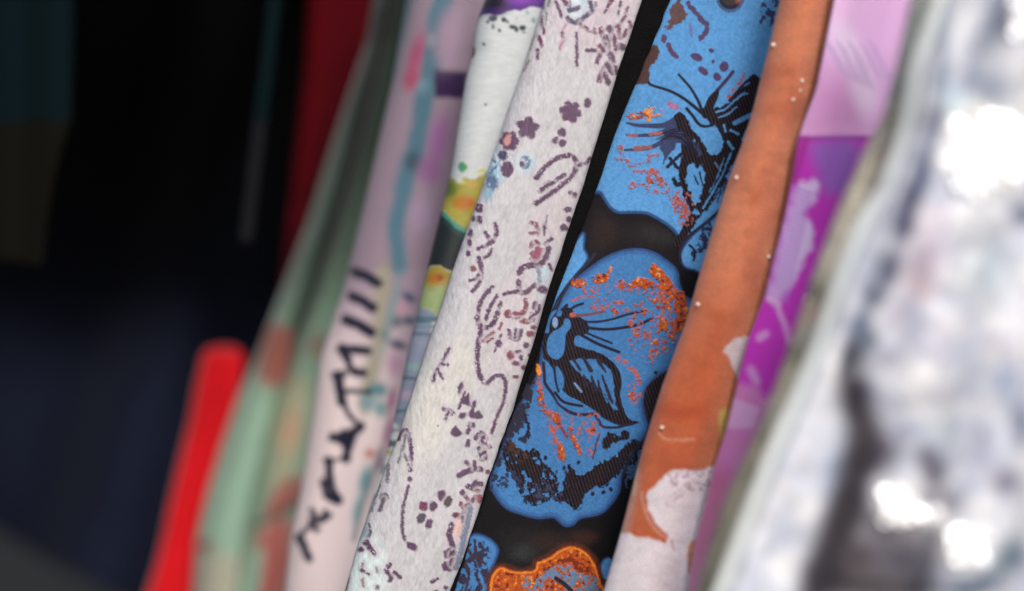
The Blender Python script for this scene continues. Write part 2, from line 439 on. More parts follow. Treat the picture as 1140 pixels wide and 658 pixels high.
b.poly([(752, 131), (757, 126), (763, 130), (768, 141), (776, 150), (782, 160), (788, 170), (797, 173), (804, 166), (806, 152), (812, 150), (820, 154), (826, 160), (822, 176), (812, 192), (804, 206), (797, 218), (788, 230), (776, 243), (772, 252), (762, 266), (757, 276), (752, 270), (768, 240), (776, 228), (784, 208), (786, 192), (781, 182), (776, 186), (771, 180), (765, 186), (763, 198), (767, 214), (773, 228), (780, 238), (774, 240), (764, 224), (759, 206), (757, 186), (760, 168), (757, 150)], ribs, rough=2.4, rs=3.5, h=.5, grow=.9)
b.poly([(771, 137), (776, 141), (785, 142.5), (793, 141.5), (800, 146), (804, 154), (802, 163), (796, 169), (789, 167), (784, 161), (781, 154), (776, 149), (772, 144)], BL)
b.stroke([(768, 163), (773, 156)], 2.4, BL, rough=1); b.stroke([(796, 181), (802, 190)], 1.6, (90, 120, 160))
for q, wd in [([(771, 186), (776, 200), (780, 214)], 3.4), ([(769, 200), (775, 214), (778, 224)], 2.4), ([(780, 188), (783, 200)], 2), ([(806, 176), (799, 196), (790, 214)], 1.2), ([(814, 170), (803, 196), (792, 216), (782, 232)], 1.8), ([(818, 180), (806, 202), (796, 219)], 2.6), ([(811, 158), (816, 166)], 3)]:
    b.stroke(q, wd, BL, rough=1.2)
for q in [([(779, 192), (782, 206)]), ([(773, 196), (777, 205)]), ([(806, 196), (812, 190)]), ([(801, 208), (808, 200)]), ([(795, 219), (802, 212)])]:
    b.stroke(q, 1.6, INK, rough=.6)
b.stroke([(818, 212), (808, 226), (797, 238), (783, 250), (770, 260), (761, 270), (757, 282), (758, 292)], 2.6, (42, 40, 60))
b.poly([(782, 250), (790, 246), (794, 262), (786, 278), (776, 288), (770, 282), (778, 270)], (48, 52, 84), rough=3, holes=.45, hs=5)
b.stroke([(768, 272), (774, 282), (772, 290)], 2, INK, rough=1.5)
rf = np.random.default_rng(3)
for k in range(46):      # feathered veins of the upper flower
    t = k / 45; a = R(200 - 95 * t + rf.uniform(-5, 5)); x0_ = 752 + 26 * t + rf.uniform(-3, 3); y0_ = 146 + 26 * t + rf.uniform(-4, 4); ln = rf.uniform(9, 24)
    b.stroke([(x0_, y0_), (x0_ + ln * .55 * math.cos(a) - 1.5, y0_ - ln * .55 * math.sin(a)), (x0_ + ln * math.cos(a), y0_ - ln * math.sin(a) + 2)], rf.uniform(2, 3.4), INK if k % 3 else G, .6, rough=.8)
for k in range(16):
    x0_ = 796 + rf.uniform(0, 24); y0_ = 160 + rf.uniform(0, 60); b.stroke([(x0_, y0_), (x0_ - rf.uniform(3, 8), y0_ + rf.uniform(8, 16))], rf.uniform(1.6, 3), INK, .8, rough=1)
b.poly([(772, 138), (776, 142), (785, 143.5), (793, 142.5), (799, 147), (802, 154), (800, 162), (795, 167), (789, 165), (784, 160), (781, 154), (776, 149), (773, 144)], BL)
# orange brocading, upper flower
b.ell(722, 127, 5, 8, (238, 160, 66), rough=2, holes=.3, h=1); b.ell(710, 129, 13, 4.5, oranges, rough=2.5, holes=.46, h=1)
b.ell(728, 125, 9, 6, (214, 132, 96), rough=2.5, holes=.5, h=1); b.ell(749, 118, 8, 3.5, (176, 110, 150), 25, rough=1.5, holes=.45)
b.stroke([(828, 84), (820, 96), (812, 107)], 4, pinks, rough=2, holes=.5)
for q, wd in [([(688, 176), (700, 180)], 4), ([(700, 184), (712, 182), (722, 178)], 3.4), ([(706, 192), (722, 191), (734, 187)], 4.4), ([(703, 207), (710, 205)], 6), ([(719, 205), (724, 198)], 7), ([(730, 192), (736, 208)], 7), ([(690, 164), (694, 170)], 5), ([(742, 204), (746, 210)], 4), ([(720, 212), (742, 214)], 4), ([(750, 222), (758, 228), (764, 246)], 10), ([(733, 172), (722, 174)], 3)]:
    b.stroke(q, wd, pinks, rough=1.8, holes=.5, h=.8)
for q in [(704, 206), (724, 203), (735, 201)]: b.ell(*q, 3.5, 4.5, oranges, rough=1.5, holes=.4, h=1)
b.poly([(745, 215), (770, 215), (772, 245), (762, 258), (750, 240)], pinks, holes=.62, hs=3.2)
# lower flower
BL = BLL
b.stroke([(662, 283), (656, 291), (640, 308), (630, 322), (622, 338), (617, 352)], 2.6, (44, 42, 62))
b.poly([(627, 345), (634, 342), (642, 350), (652, 357), (656, 366), (652, 372), (641, 377), (640, 384), (652, 388), (668, 393), (680, 401), (689, 412), (692, 425), (691, 440), (694, 455), (700, 466), (711, 470.5), (694, 474), (676, 469), (662, 457), (646, 447), (630, 438), (622, 424), (616, 408), (606, 400), (604, 388), (606, 374), (612, 362), (616, 352), (624, 352)], ribs, rough=.8, h=.5)
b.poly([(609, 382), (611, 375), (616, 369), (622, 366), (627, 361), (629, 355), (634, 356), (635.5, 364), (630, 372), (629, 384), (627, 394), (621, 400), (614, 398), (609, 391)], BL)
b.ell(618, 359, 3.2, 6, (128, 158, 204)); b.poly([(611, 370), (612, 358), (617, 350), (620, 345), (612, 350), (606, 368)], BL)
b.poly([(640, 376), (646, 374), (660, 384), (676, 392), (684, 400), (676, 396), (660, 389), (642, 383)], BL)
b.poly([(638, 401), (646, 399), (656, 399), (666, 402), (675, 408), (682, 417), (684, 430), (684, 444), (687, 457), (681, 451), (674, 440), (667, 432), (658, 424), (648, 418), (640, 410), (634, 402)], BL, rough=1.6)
for q, wd, w2 in [([(650, 399), (658, 413)], 3.2, 3.8), ([(639, 401), (646, 412)], 3, 2.6), ([(666, 401), (674, 414)], 4, 2), ([(658.4, 419), (663, 434)], 2, 4), ([(670.5, 419), (676, 434), (681, 448)], 2, 4), ([(650, 418), (653, 428)], 2, 4), ([(666, 424), (668, 436)], 2, 3)]:
    b.stroke(q, wd, (48, 42, 60), w2, rough=.7)
b.stroke([(678, 446), (684, 456)], 1.6, BL, rough=.5); b.stroke([(640, 427), (647, 436)], 1.8, (120, 150, 190), rough=.6); b.stroke([(671, 436), (676, 448)], 1.3, BL, rough=.5)
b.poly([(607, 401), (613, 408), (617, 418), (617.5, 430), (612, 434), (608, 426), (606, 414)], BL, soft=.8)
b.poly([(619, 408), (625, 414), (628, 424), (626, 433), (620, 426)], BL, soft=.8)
b.stroke([(605, 404), (606, 416), (607, 427), (613, 435.5), (618, 443), (623.5, 451), (634, 458.5), (643, 461.5), (652, 461.5), (663, 460)], 3, (42, 38, 62))
b.stroke([(613, 405), (617, 412), (619, 426), (622, 436)], 2, INK)
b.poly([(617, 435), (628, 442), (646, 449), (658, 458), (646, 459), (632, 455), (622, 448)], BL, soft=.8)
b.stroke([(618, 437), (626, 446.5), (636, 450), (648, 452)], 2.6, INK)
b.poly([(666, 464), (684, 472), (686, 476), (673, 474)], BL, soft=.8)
b.stroke([(662, 461), (667, 469), (671, 475), (686, 476), (694, 474), (704, 472)], 2.4, (42, 38, 62))
b.stroke([(636, 352), (656, 350), (672, 347)], 3, (110, 74, 84), 2.2, rough=.5)
b.stroke([(646, 357), (659.7, 358.5), (679, 356), (699, 350), (719, 345.5)], 2.2, INK)
b.stroke([(648, 364), (672, 366.7), (694, 364.8), (713, 360.5), (726, 354.5)], 2.8, INK)
b.stroke([(726, 354), (727, 346)], 1.4, (130, 90, 110))
b.stroke([(654, 371), (667, 376.5), (681, 382)], 2, INK); b.stroke([(648, 373.5), (666, 383), (689, 392)], 2.9, INK)
b.stroke([(632, 347), (640, 341), (649, 338)], 2.4, INK); b.stroke([(626, 345), (631, 340)], 3, INK)
# orange brocading, lower flower
b.ell(644, 315, 9, 5.5, oranges, -8, rough=2, holes=.4, h=1); b.ell(669, 310, 10, 6, oranges, -15, rough=2, holes=.32, h=1); b.stroke([(676, 308), (680, 298)], 4, oranges, rough=1.5, holes=.4)
b.ell(691, 316, 6.5, 5, oranges, rough=2, holes=.42, h=1); b.ell(704, 317, 6, 4.5, oranges, rough=2, holes=.45, h=1); b.ell(717, 315, 11, 6.5, oranges, 10, rough=2.2, holes=.28, h=1)
b.ell(728, 299, 4, 6, oranges, rough=1.5, holes=.3, h=1); b.stroke([(729, 302), (737, 309), (745, 319)], 10, oranges, rough=2.2, holes=.3, h=1)
b.ell(741, 331, 8, 8, oranges, rough=3, holes=.42, h=1)
b.stroke([(755, 328), (759, 342), (760, 357)], 11, oranges, rough=2.5, holes=.3, h=1); b.stroke([(759, 357), (752, 368)], 12, oranges, 8, rough=2.5, holes=.35, h=1)
b.poly([(700, 318), (730, 316), (752, 324), (764, 345), (758, 372), (742, 382), (728, 372), (734, 352), (722, 332)], oranges, holes=.55, hs=3.6, h=.8)
b.poly([(650, 318), (690, 318), (740, 330), (752, 372), (730, 400), (700, 385), (700, 350), (660, 345)], pinks, holes=.64, hs=3.4, h=.6)
b.stroke([(638, 334), (648, 331), (661, 330)], 2.4, (176, 92, 80), rough=1.2, holes=.35); b.stroke([(668, 342), (680, 339), (691, 336)], 4, pinks, rough=1.6, holes=.45)
for x, y, r in [(684, 347, 5), (702, 360, 4), (710, 370, 5.5), (720, 373, 4.5), (737, 360, 7), (730, 382, 5), (723, 401, 5), (728, 392, 6), (710, 423, 3.5), (704, 441, 6), (712, 441, 4), (716, 347, 5), (638, 350, 3), (660, 342, 3), (741, 390, 4), (750, 380, 4)]:
    b.ell(x, y, r, r * .9, oranges if r > 4.5 else pinks, rough=1.8, holes=.45, h=.8)
b.stroke([(687, 398), (697, 405), (707, 414), (711, 426)], 5, pinks, rough=2, holes=.5); b.stroke([(703, 430), (707, 450)], 7, pinks, rough=2, holes=.55)
b.ell(599.6, 412, 3, 7, (232, 140, 52), -5, rough=1, holes=.3, h=1); b.stroke([(600, 420), (602, 438)], 4, pinks, rough=1.6, holes=.45)
b.stroke([(601, 436), (604, 452), (611, 460)], 6, oranges, rough=2, holes=.42, h=1); b.stroke([(611, 460), (620, 465)], 5, pinks, 9, rough=2, holes=.4)
b.ell(620, 466, 4, 7, oranges, -20, rough=1.5, holes=.3, h=1); b.stroke([(622, 472), (631, 486)], 3, (120, 60, 70), rough=.6)
b.ell(625, 503, 4, 11, oranges, -14, rough=1.2, holes=.22, h=1); b.ell(615, 478, 5.5, 7, pinks, rough=2, holes=.52)
b.stroke([(635, 478), (639, 490), (646, 504)], 5, oranges, 4, rough=1.4, holes=.38, h=1)
b.poly([(606, 462), (625, 458), (668, 462), (664, 500), (650, 508), (632, 480), (628, 520), (612, 490)], pinks, holes=.63, hs=3.2)
b.ell(660, 478, 3, 4, oranges, rough=1, holes=.3); b.stroke([(667, 484), (663, 498), (660, 510)], 1.6, (70, 60, 96), rough=1.2)
# oval and rough dark patches
b.poly([(770, 400), (745, 412), (735, 418), (723, 427), (717, 440), (717.5, 456), (723, 474), (730, 490), (760, 440)], ribs, rough=.6, h=.5)
b.ell(730, 415, 2, 2, INK)
b.poly([(566, 490), (574, 500), (584, 504), (595, 502), (601, 512), (607, 520), (618, 530), (619, 545), (608, 557), (593, 562), (584, 555), (577, 540), (570, 528), (562, 512)], ribs, rough=4, rs=3.4, holes=.36, hs=5, h=.5, grow=1.5)
b.poly([(566, 492), (580, 500), (590, 508), (580, 514), (568, 506)], (70, 48, 40), rough=3, holes=.5, hs=4)
b.poly([(635, 518), (640, 528), (650, 532), (658, 524), (668, 517), (678, 514), (687, 507), (698, 496), (708, 493), (704, 504), (694, 518), (684, 530), (674, 538), (664, 541), (657, 545), (650, 550), (645, 562), (640, 566), (631, 556), (617, 556), (627, 545), (631, 528)], ribs, rough=3.6, rs=3.2, h=.5, grow=1.6)
b.ell(686, 487, 15, 6, ribs, -8, rough=4, rs=6, holes=.36, hs=6); b.ell(675, 496, 6, 4, ribs, rough=3, holes=.3); b.ell(706, 495, 5, 5, ribs, rough=3)
b.poly([(572, 455), (588, 452), (592, 476), (586, 492), (570, 492), (556, 530), (548, 545), (550, 520)], (44, 46, 66), rough=4, holes=.48, hs=7)
b.poly([(586, 420), (596, 424), (590, 452), (580, 470), (566, 486), (572, 456)], (48, 46, 62), rough=3, holes=.47, hs=6)
b.poly([(553, 525), (572, 522), (584, 548), (572, 538), (556, 545)], (50, 54, 84), rough=3, holes=.52, hs=4)
b.poly([(585, 540), (602, 535), (618, 524), (634, 520), (630, 560), (600, 556)], (56, 60, 84), holes=.58, hs=5)
b.stroke([(584, 462), (588, 474), (588, 487)], 2.4, INK, rough=1.8)
for q in [(680, 545), (672, 548), (660, 550), (690, 512), (644, 515), (628, 521), (607, 510)]: b.ell(*q, 2.2, 2.6, INK, rough=1.2)
b.poly([(704, 500), (716, 498), (706, 530), (698, 545), (696, 530)], (50, 80, 120), rough=2, holes=.5, hs=4)
b.stroke([(722, 476), (718, 488), (706, 502), (699, 516), (693, 530)], 2.4, (38, 40, 56))
# lower left petal and orange flower
b.poly([(505, 660), (512, 622), (522, 604), (536, 604), (546, 612), (545, 628), (538, 658)], (50, 48, 68), rough=4, holes=.49, hs=6, seed=8)
for q in [([(528, 602), (530, 618), (540, 628)]), ([(516, 622), (522, 640), (518, 660)]), ([(530, 640), (536, 655)]), ([(522, 612), (530, 630)])]: b.stroke(q, 3, (60, 48, 62), rough=1.6)
D_ = [(546, 668), (545, 650), (547, 642), (552, 634), (559, 631), (570, 635), (584, 636), (595, 634), (598, 626), (612, 620), (623, 612), (635, 608), (647, 611), (658, 620), (665, 634), (670, 650), (676, 668), (660, 700), (560, 700)]
b.poly(D_, (88, 44, 30), grow=4, soft=2.5, rough=1.5); b.poly(D_, oranges, h=1); b.poly(D_, (232, 132, 44), grow=-1.2, h=1)
b.poly(D_, oranges, grow=-3, h=1)
b.poly([(600, 640), (614, 628), (634, 620), (652, 630), (660, 640), (648, 640), (632, 634), (616, 640)], (120, 44, 26), holes=.5, hs=3, rough=1)
b.poly([(584, 642), (598, 645), (608, 636), (622, 629), (634, 628), (642, 636), (652, 639), (663, 643), (668, 662), (664, 680), (588, 680), (583, 658)], (98, 130, 164), rough=2.5)
b.poly([(584, 642), (598, 645), (608, 636), (622, 629), (634, 628), (642, 636), (652, 639), (663, 643), (668, 662), (664, 680), (588, 680), (583, 658)], oranges, rough=1.5, holes=.54, hs=3.2, h=1)
b.poly([(600, 668), (606, 650), (618, 646), (632, 662), (628, 680)], oranges, holes=.4, hs=4, h=1)
b.stroke([(619, 644), (628, 650), (637, 659)], 4, (44, 36, 44))
b.ell(568, 650, 14, 11, oranges, holes=.3, hs=3, h=1)
b.tint(lambda X, Y: 1 + 0.22 * (fbm(X, Y, 2.4, 3, 2) - .5) * 2 + 0.10 * (fbm(X, Y, 60, 9, 2) - .5) * 2)

m_blue = fabric('blue_brocade', rough=0.6, spec=0.14, sheen=0.0, weave=0.08, weave_scale=190, relief=0.35)
m_gap = fabric('shadow_gap_black', rough=0.85, spec=0.12, sheen=0.0, color=(9, 8, 10), slub=0.5, slub_scale=(300, 300), mott=0.35, mott_scale=60)
root = empty('brocade_textile', at(640, 330, 1.2))
tag(root, 'blue, black and orange floral brocade cloth with black strip as shadow gap, in sharp focus', 'fabric', 'patterned cloths hanging side by side')
bl_d = lambda u, Y: 1.197 + 0.004 * np.sin(np.clip(u, 0, 1) * 3.1) * -1 + 0.012 * np.clip(u, 0, 1.5) + 0.010 * np.clip((330 - Y) / 330, -1.2, 1.2)
hang('panel', lambda y: black_R(y) - 3, orange_L, bl_d, 0.8, b, m_blue, root, hid=46, curl=4, curl_d=0.001, thick=0.004, wob=0.0012, wseed=4)
gapc = Cloth(480, -16, 900, 676, 0.5, (22, 20, 22))
hang('shadow_gap_strip', black_L, lambda y: black_R(y), flat(1.191, 1.193, -0.020), 3.0, gapc, m_gap, root, hid=-1.5, curl=6, curl_d=0.003, thick=0.002)  # black strip standing in for the shadow gap beside the cream cloth
del b

# ------------------------------------------------------------------ 2. cream crepe with plum sprigs
P1 = (92, 66, 94); P2 = (112, 62, 92); P3 = (74, 76, 104); RD = (128, 70, 84)
c = Cloth(370, -16, 800, 676, 2.4, (194, 192, 197))
c.poly([(612, -10), (700, -10), (712, 0), (690, 60), (672, 90), (660, 60), (640, 50), (622, 30)], (201, 187, 197), soft=14)
c.poly([(600, 230), (640, 215), (625, 280), (600, 350), (585, 400), (560, 420), (540, 400), (550, 340), (585, 290)], (199, 190, 196), soft=14)
c.poly([(600, 290), (614, 270), (608, 310), (602, 330), (596, 312)], (178, 208, 220), soft=5)
c.poly([(395, 600), (412, 590), (430, 625), (425, 668), (380, 668)], (206, 220, 220), soft=8)
c.poly([(440, 470), (500, 380), (540, 400), (520, 440), (490, 500), (450, 520)], (206, 204, 199), soft=16)
def motif(pts, w, col=P1, w2=None, halo=True):
    if halo: c.stroke(pts, w + 4, (196, 187, 194), soft=2.6)
    c.stroke(pts, w * 1.04, col, (w2 or w) * 1.04, rough=1.3, rs=2.0, soft=.8, h=1, holes=.27, hs=2.4)
def dot(x, y, rx, ry=None, col=P1, ang=0):
    ry = ry or rx
    c.ell(x, y, rx + 1.8, ry + 1.8, (196, 187, 194), ang, soft=2.4)
    c.ell(x, y, rx * 1.12, ry * 1.12, col, ang, rough=1.3, rs=2.0, soft=.8, h=1, holes=.2, hs=2.6)
def flower(x, y, r, col=P1, n=5, a0=0, rp=None):
    rp = rp or r * .42
    c.ell(x, y, r + 1.5, r + 1.5, (196, 187, 194), soft=2.4); c.ell(x, y, r * .7, r * .7, tuple(int(v * 1.25) for v in col), rough=2, rs=2.4, soft=1, h=1)
    for i in range(n):
        a = R(a0 + i * 360 / n); c.ell(x + math.cos(a) * (r - rp), y + math.sin(a) * (r - rp), rp * 1.15, rp * .95, col, math.degrees(a), rough=1.4, rs=2, soft=.8, h=1, holes=.25, hs=2.2)
    c.ell(x, y, rp * .6, rp * .6, col, rough=1)
def Z(k, x0, y0, pts): return [(x0 + a / k, y0 + d / k) for a, d in pts]
K = 7.313
z = lambda *p: Z(K, 580, 0, p)
c.ell(640, 5, 15, 13, (172, 204, 220), rough=3, soft=3); c.ell(640, 8, 9, 10, (206, 226, 232), rough=3, soft=2)
motif(z((380, 150), (430, 180), (480, 165), (560, 100), (600, 30)), 5, P3); motif(z((390, 20), (400, 80), (470, 60)), 5, P3); motif(z((560, 20), (580, 80)), 5, P3)
motif(z((285, 10), (310, 70), (330, 130)), 3.4); motif(z((340, -10), (370, 30)), 4, P2); motif(z((190, 0), (180, 60)), 4, (120, 120, 130)); motif(z((240, 0), (225, 40)), 3, (120, 130, 130))
motif(z((740, 0), (700, 60), (680, 100)), 5, P2, 2); motif(z((810, 10), (800, 70), (790, 120)), 2.6); motif(z((870, 60), (840, 150), (800, 190)), 3.2, P2)
motif(z((490, 195), (550, 245), (620, 255), (700, 225), (790, 200), (850, 130)), 3.6, P2)
for q in [(520, 215, 540, 235), (600, 235, 600, 265), (650, 220, 655, 260)]: motif(z((q[0], q[1]), (q[2], q[3])), 3, P2)
for q, wd, cc in [([(650, 240), (680, 320)], 5.5, P2), ([(720, 225), (750, 300)], 7, P1), ([(790, 210), (805, 300)], 5.5, P2), ([(690, 310), (725, 430)], 7.5, P1), ([(735, 440), (745, 520)], 7, P1), ([(775, 360), (835, 385)], 7, P1), ([(535, 410), (620, 405)], 4, P1), ([(615, 510), (650, 430), (685, 360)], 4.5, P1), ([(640, 650), (690, 540)], 6.5, P2), ([(690, 600), (710, 670)], 6, P1), ([(700, 520), (745, 590)], 6, P1), ([(770, 545), (785, 600)], 4, P1), ([(885, 175), (890, 215)], 4, P2), ([(860, 240), (840, 290)], 4, P2), ([(760, 290), (770, 400)], 4, P2), ([(640, 370), (670, 410)], 5, P2)]:
    motif(z(*q), wd, cc)
motif(z((175, 140), (180, 200), (190, 270)), 3.6, P2); motif(z((150, 300), (170, 370)), 3.8, P2); motif(z((140, 400), (135, 475)), 3.4, P1)
motif(z((340, 240), (340, 330)), 3.4, P2); motif(z((340, 330), (318, 400)), 2, (190, 120, 150)); motif(z((370, 190), (350, 230)), 2, (190, 140, 160)); motif(z((450, 270), (455, 400), (455, 530)), 2.4, P1, 3.6)
motif(z((110, 290), (70, 400)), 2.4, (130, 130, 125)); motif(z((70, 490), (20, 580)), 2.4, (130, 130, 125)); motif(z((215, 100), (205, 200)), 2, (150, 170, 160))
flower(635, 124, 12, P1, 6, 10, 5); dot(654, 114, 3.6, 5, P1, 20)
dot(625.6, 147, 4, 4.6, P1); dot(618.5, 156, 4, 3, P1, -40); dot(626, 159, 3.8, 3.8)
flower(587.5, 142, 12.5, P1, 5, -80, 5)
flower(567.5, 157, 11, P1, 6, 0, 4.6); c.ell(565, 156, 4, 7, (206, 150, 150), 20, rough=2, soft=1.2)
c.ell(553, 186, 15, 18, (160, 190, 208), 20, rough=4, soft=3)
for i in range(9):
    a = R(i * 40 + 12); c.stroke([(555 + 4 * math.cos(a), 182 + 4 * math.sin(a)), (555 + 15 * math.cos(a), 182 + 15 * math.sin(a))], 2.2, (96, 114, 142) if i % 2 else (206, 222, 230), rough=1)
dot(565, 188, 6, 8, P1); dot(560, 173, 5, 5, P3); c.ell(547, 204, 7, 10, (96, 118, 150), 10, rough=3, soft=1.5, holes=.3); c.ell(543, 216, 5, 8, (150, 180, 200), 10, rough=2, soft=2)
c.ell(584.7, 181.5, 11, 11, (186, 206, 216), rough=2, soft=5); c.ell(584.7, 181.5, 6, 7.5, (92, 116, 146), rough=3, holes=.34, soft=1); dot(581, 182, 2.4, 3, P3)
motif([(597, 198), (606.6, 186), (618, 177), (630, 173), (639, 175), (642, 184), (637, 195), (626, 205), (612, 216), (597, 226)], 5.2, P1)
motif([(615, 203), (628, 194)], 4.6, P1); motif([(600.5, 212), (612, 201)], 5, P1, 3); motif([(602, 211), (616, 203)], 4, P1)
motif([(644, 184), (650, 181)], 3.6); motif([(652, 182), (657, 176)], 3.6)
z = lambda *p: Z(K, 520, 200, p)
for q in [(636, 214, 3, 2), (640, 217, 2, 3), (632, 233, 4, 3), (633.5, 244, 2.4, 3), (628, 253, 3.6, 4), (533.7, 231.5, 4, 5), (534, 244, 3.2, 4), (527, 243, 2, 3), (524, 260, 2.6, 5), (523, 270, 2.6, 4), (522, 282, 2.6, 3)]: dot(*q, P1)
motif(z((520, 345), (560, 360), (580, 405)), 4, (140, 84, 112)); motif(z((510, 430), (560, 430), (580, 440)), 3.4, (140, 84, 112)); motif(z((520, 540), (540, 500)), 4.5, (130, 76, 104)); motif(z((560, 500), (590, 520)), 4, P2)
motif(z((655, 290), (635, 360), (630, 400)), 1.4, (110, 110, 112), 3.4); motif(z((630, 390), (628, 450)), 4.4, P1, 1.6); motif(z((640, 520), (690, 480)), 4, P1); motif(z((660, 560), (650, 640)), 5, (100, 110, 130))
motif(z((230, 360), (245, 420), (210, 490), (160, 530), (90, 560)), 4, P1); motif(z((150, 430), (185, 480)), 4.4, P1); motif(z((200, 560), (180, 610), (140, 635)), 3.6, P1); motif(z((170, 525), (210, 500)), 5, P1)
motif([(533, 287), (536, 297), (535.6, 308)], 5, P1); dot(527, 299, 3.2, 3, RD); motif([(523, 312), (530, 310), (533, 306)], 3.6, P1); motif([(534, 313), (530, 320), (526, 324)], 4.2, P1)
flower(601, 285, 11, (140, 78, 104), 7, 0, 4.4); motif([(578, 303), (583, 297), (592, 295), (600, 295), (607, 288), (611, 276)], 6.5, P1); motif([(577, 313), (579, 324), (586, 325), (592, 320), (597, 317), (605, 324)], 5, P1)
motif([(561, 327), (568, 325), (577, 324)], 4, P1); motif([(600, 300), (601, 316)], 4, (128, 150, 168)); motif([(612, 294), (614, 300)], 3.6, P1); dot(604, 322, 5, 4, P1)
motif([(548, 319), (543, 325), (537, 332), (533, 343), (531.5, 355)], 4.6, P1); motif([(553, 329), (545, 343), (541, 355)], 4, P1); motif([(557.4, 337), (553, 349), (547, 360)], 4, P1)
motif([(531, 353), (535, 362), (543, 364), (550, 358), (554, 348)], 5.5, P1)
motif([(535, 362), (534.5, 372), (532, 384), (531.5, 398), (532.5, 411), (537, 423), (542.5, 426.6)], 5, P1)
motif([(543, 426), (547, 422), (553, 418), (559.5, 419), (563, 427), (562, 440), (560, 448), (554, 462), (547, 482)], 4.8, P1, 3.4)
motif([(538, 379), (543, 374), (549, 370)], 4, RD); motif([(542, 380), (549, 376)], 3, RD); motif([(556, 366), (558, 360)], 3, RD)
motif([(558, 373), (554, 380), (550.5, 391)], 3, P1, 2.2); dot(555, 382, 3.4, 4, P1)
motif([(567, 368), (570, 376), (577, 376), (580, 368)], 5, P1); motif([(573, 376), (574, 366)], 3, P1)
for q in [(568.5, 395, 4, 5, RD), (575, 404, 4.6, 2.6, P2), (583, 409, 3, 2.6, P2), (574, 419, 3.6, 2, P2), (577, 391, 4, 2, P1), (586, 384, 3, 3, P1), (590, 371, 4, 3, RD), (585, 357, 6, 3, RD), (594, 364, 3, 2, P2), (575, 352, 5, 2.6, RD), (568, 350, 3, 3, RD), (593, 352, 3, 5, RD), (596, 340, 3, 5, P1), (580, 398, 2, 3, P1), (590, 395, 2.6, 2, P1)]: dot(*q)
dot(565.6, 349, 4.6, 4.4, RD); motif([(573, 349), (582, 348), (586, 340), (585, 334)], 4.6, RD); motif([(590, 354), (598, 347), (601, 340)], 3.4, P1)
motif([(500, 388), (496, 396), (491, 405), (486, 412), (483, 424)], 3.2, P1); motif([(492, 405), (499, 406)], 3); motif([(487, 411), (493, 421)], 3)
dot(512.5, 432, 2.4, 6.5, P1, 12); motif([(517, 436), (514, 446), (511, 454)], 2.6, P1); c.poly([(521, 437), (514, 448), (524, 452), (523, 444)], P1, rough=1.2, soft=.8, h=1)
dot(527.5, 450, 2, 5, P1, 12); c.poly([(525, 454), (522, 463), (530, 466), (538, 465), (533, 457), (529, 458)], P1, rough=1.4, soft=.8, h=1)
dot(515, 462, 4.2, 2.8, P1, -35); motif([(494, 455), (501, 457), (505, 461)], 4.4, P1); motif([(499, 459), (496, 466)], 3.2); motif([(524, 471), (521, 481)], 4.4); dot(527, 473, 2, 3)
c.poly([(506, 474), (501, 482), (507, 486), (514, 483), (510, 477)], P1, rough=1.2, soft=.8, h=1); dot(521, 493, 2.6, 4.4, P1, 15); c.ell(487.5, 474, 1, 1, P1)
motif([(530, 487), (536, 482), (541, 488)], 5.6); motif([(536, 493), (545, 497)], 5); motif([(538, 488), (540, 497)], 6); motif([(534, 499), (537, 510)], 6, P3); motif([(540, 500), (541, 510)], 4)
motif([(519, 514), (525, 520)], 4.6); motif([(511, 529), (519, 525), (527, 522), (535, 522)], 6.4); motif([(528, 514), (529, 522)], 4); motif([(534, 507), (540, 503)], 4)
motif([(521, 541), (527, 543), (529, 537), (535, 539)], 6, P1); dot(532, 546, 3, 2, RD); motif([(518, 552), (524, 558), (530, 552)], 4.4, P2); motif([(513, 560), (517, 566)], 5, P2); dot(534, 555, 3, 5, (150, 90, 100)); dot(543, 525, 2.2, 2.2, P2); dot(515, 548, 2.6, 3)
motif([(507, 573), (513, 574), (521, 570), (521, 563)], 7, (104, 62, 84)); motif([(503, 584), (500, 594), (503, 606), (505, 616)], 6, P1); motif([(515, 576), (516, 588), (513, 596)], 4, P1); c.poly([(508, 580), (513, 578), (513, 592), (508, 600), (505, 592)], (222, 184, 180), soft=2)
dot(500, 616, 6, 5); dot(506, 618, 6, 5); dot(498.5, 630, 6, 5.4, P1); dot(505, 626, 5, 5); motif([(524, 566), (521, 580), (516, 600), (512, 618), (507, 632)], 5.5, (120, 130, 152))
motif([(444, 489), (448, 481), (453, 479), (456, 488), (458, 502), (457.5, 513), (457, 523)], 4.4, P1); motif([(452, 484), (450, 495), (447, 505), (444, 514)], 3, (120, 128, 132)); motif([(451, 506), (455, 517)], 2.6, (120, 118, 130))
dot(456.5, 533, 2.2, 3); motif([(455, 541), (451, 555), (448.3, 568), (447.8, 582), (448.3, 592), (451, 601)], 3, (86, 76, 92), 3.8); dot(458.5, 608, 6.2, 3.6, P1, 36)
for q in [(491.5, 551, 4, 5.6, P1, 15), (499, 558, 3.8, 5.8, (80, 66, 76), 25), (471.5, 563, 4.6, 5, (112, 58, 88), 10), (482.5, 563, 4, 5, P1, 15), (469, 576.6, 4.6, 5.6, (86, 80, 92), 20), (477.8, 583, 3.4, 5, P1, 20)]: dot(*q)
dot(428, 553, 4.6, 4, (104, 96, 106)); motif([(427, 556), (423, 568)], 4.4, (104, 96, 110)); motif([(433, 517), (431.5, 536)], 4, (124, 122, 132)); motif([(423, 540), (417, 556)], 3, (124, 126, 140)); motif([(418, 560), (414, 568)], 3, (140, 150, 160))
c.ell(407, 590, 6, 12, (134, 158, 168), 15, rough=2, soft=2); motif([(411, 583), (413, 592), (409, 600)], 3, (86, 96, 112)); motif([(408, 604), (413, 611), (417, 616)], 7, P1, 4); dot(402, 612, 3, 2.6)
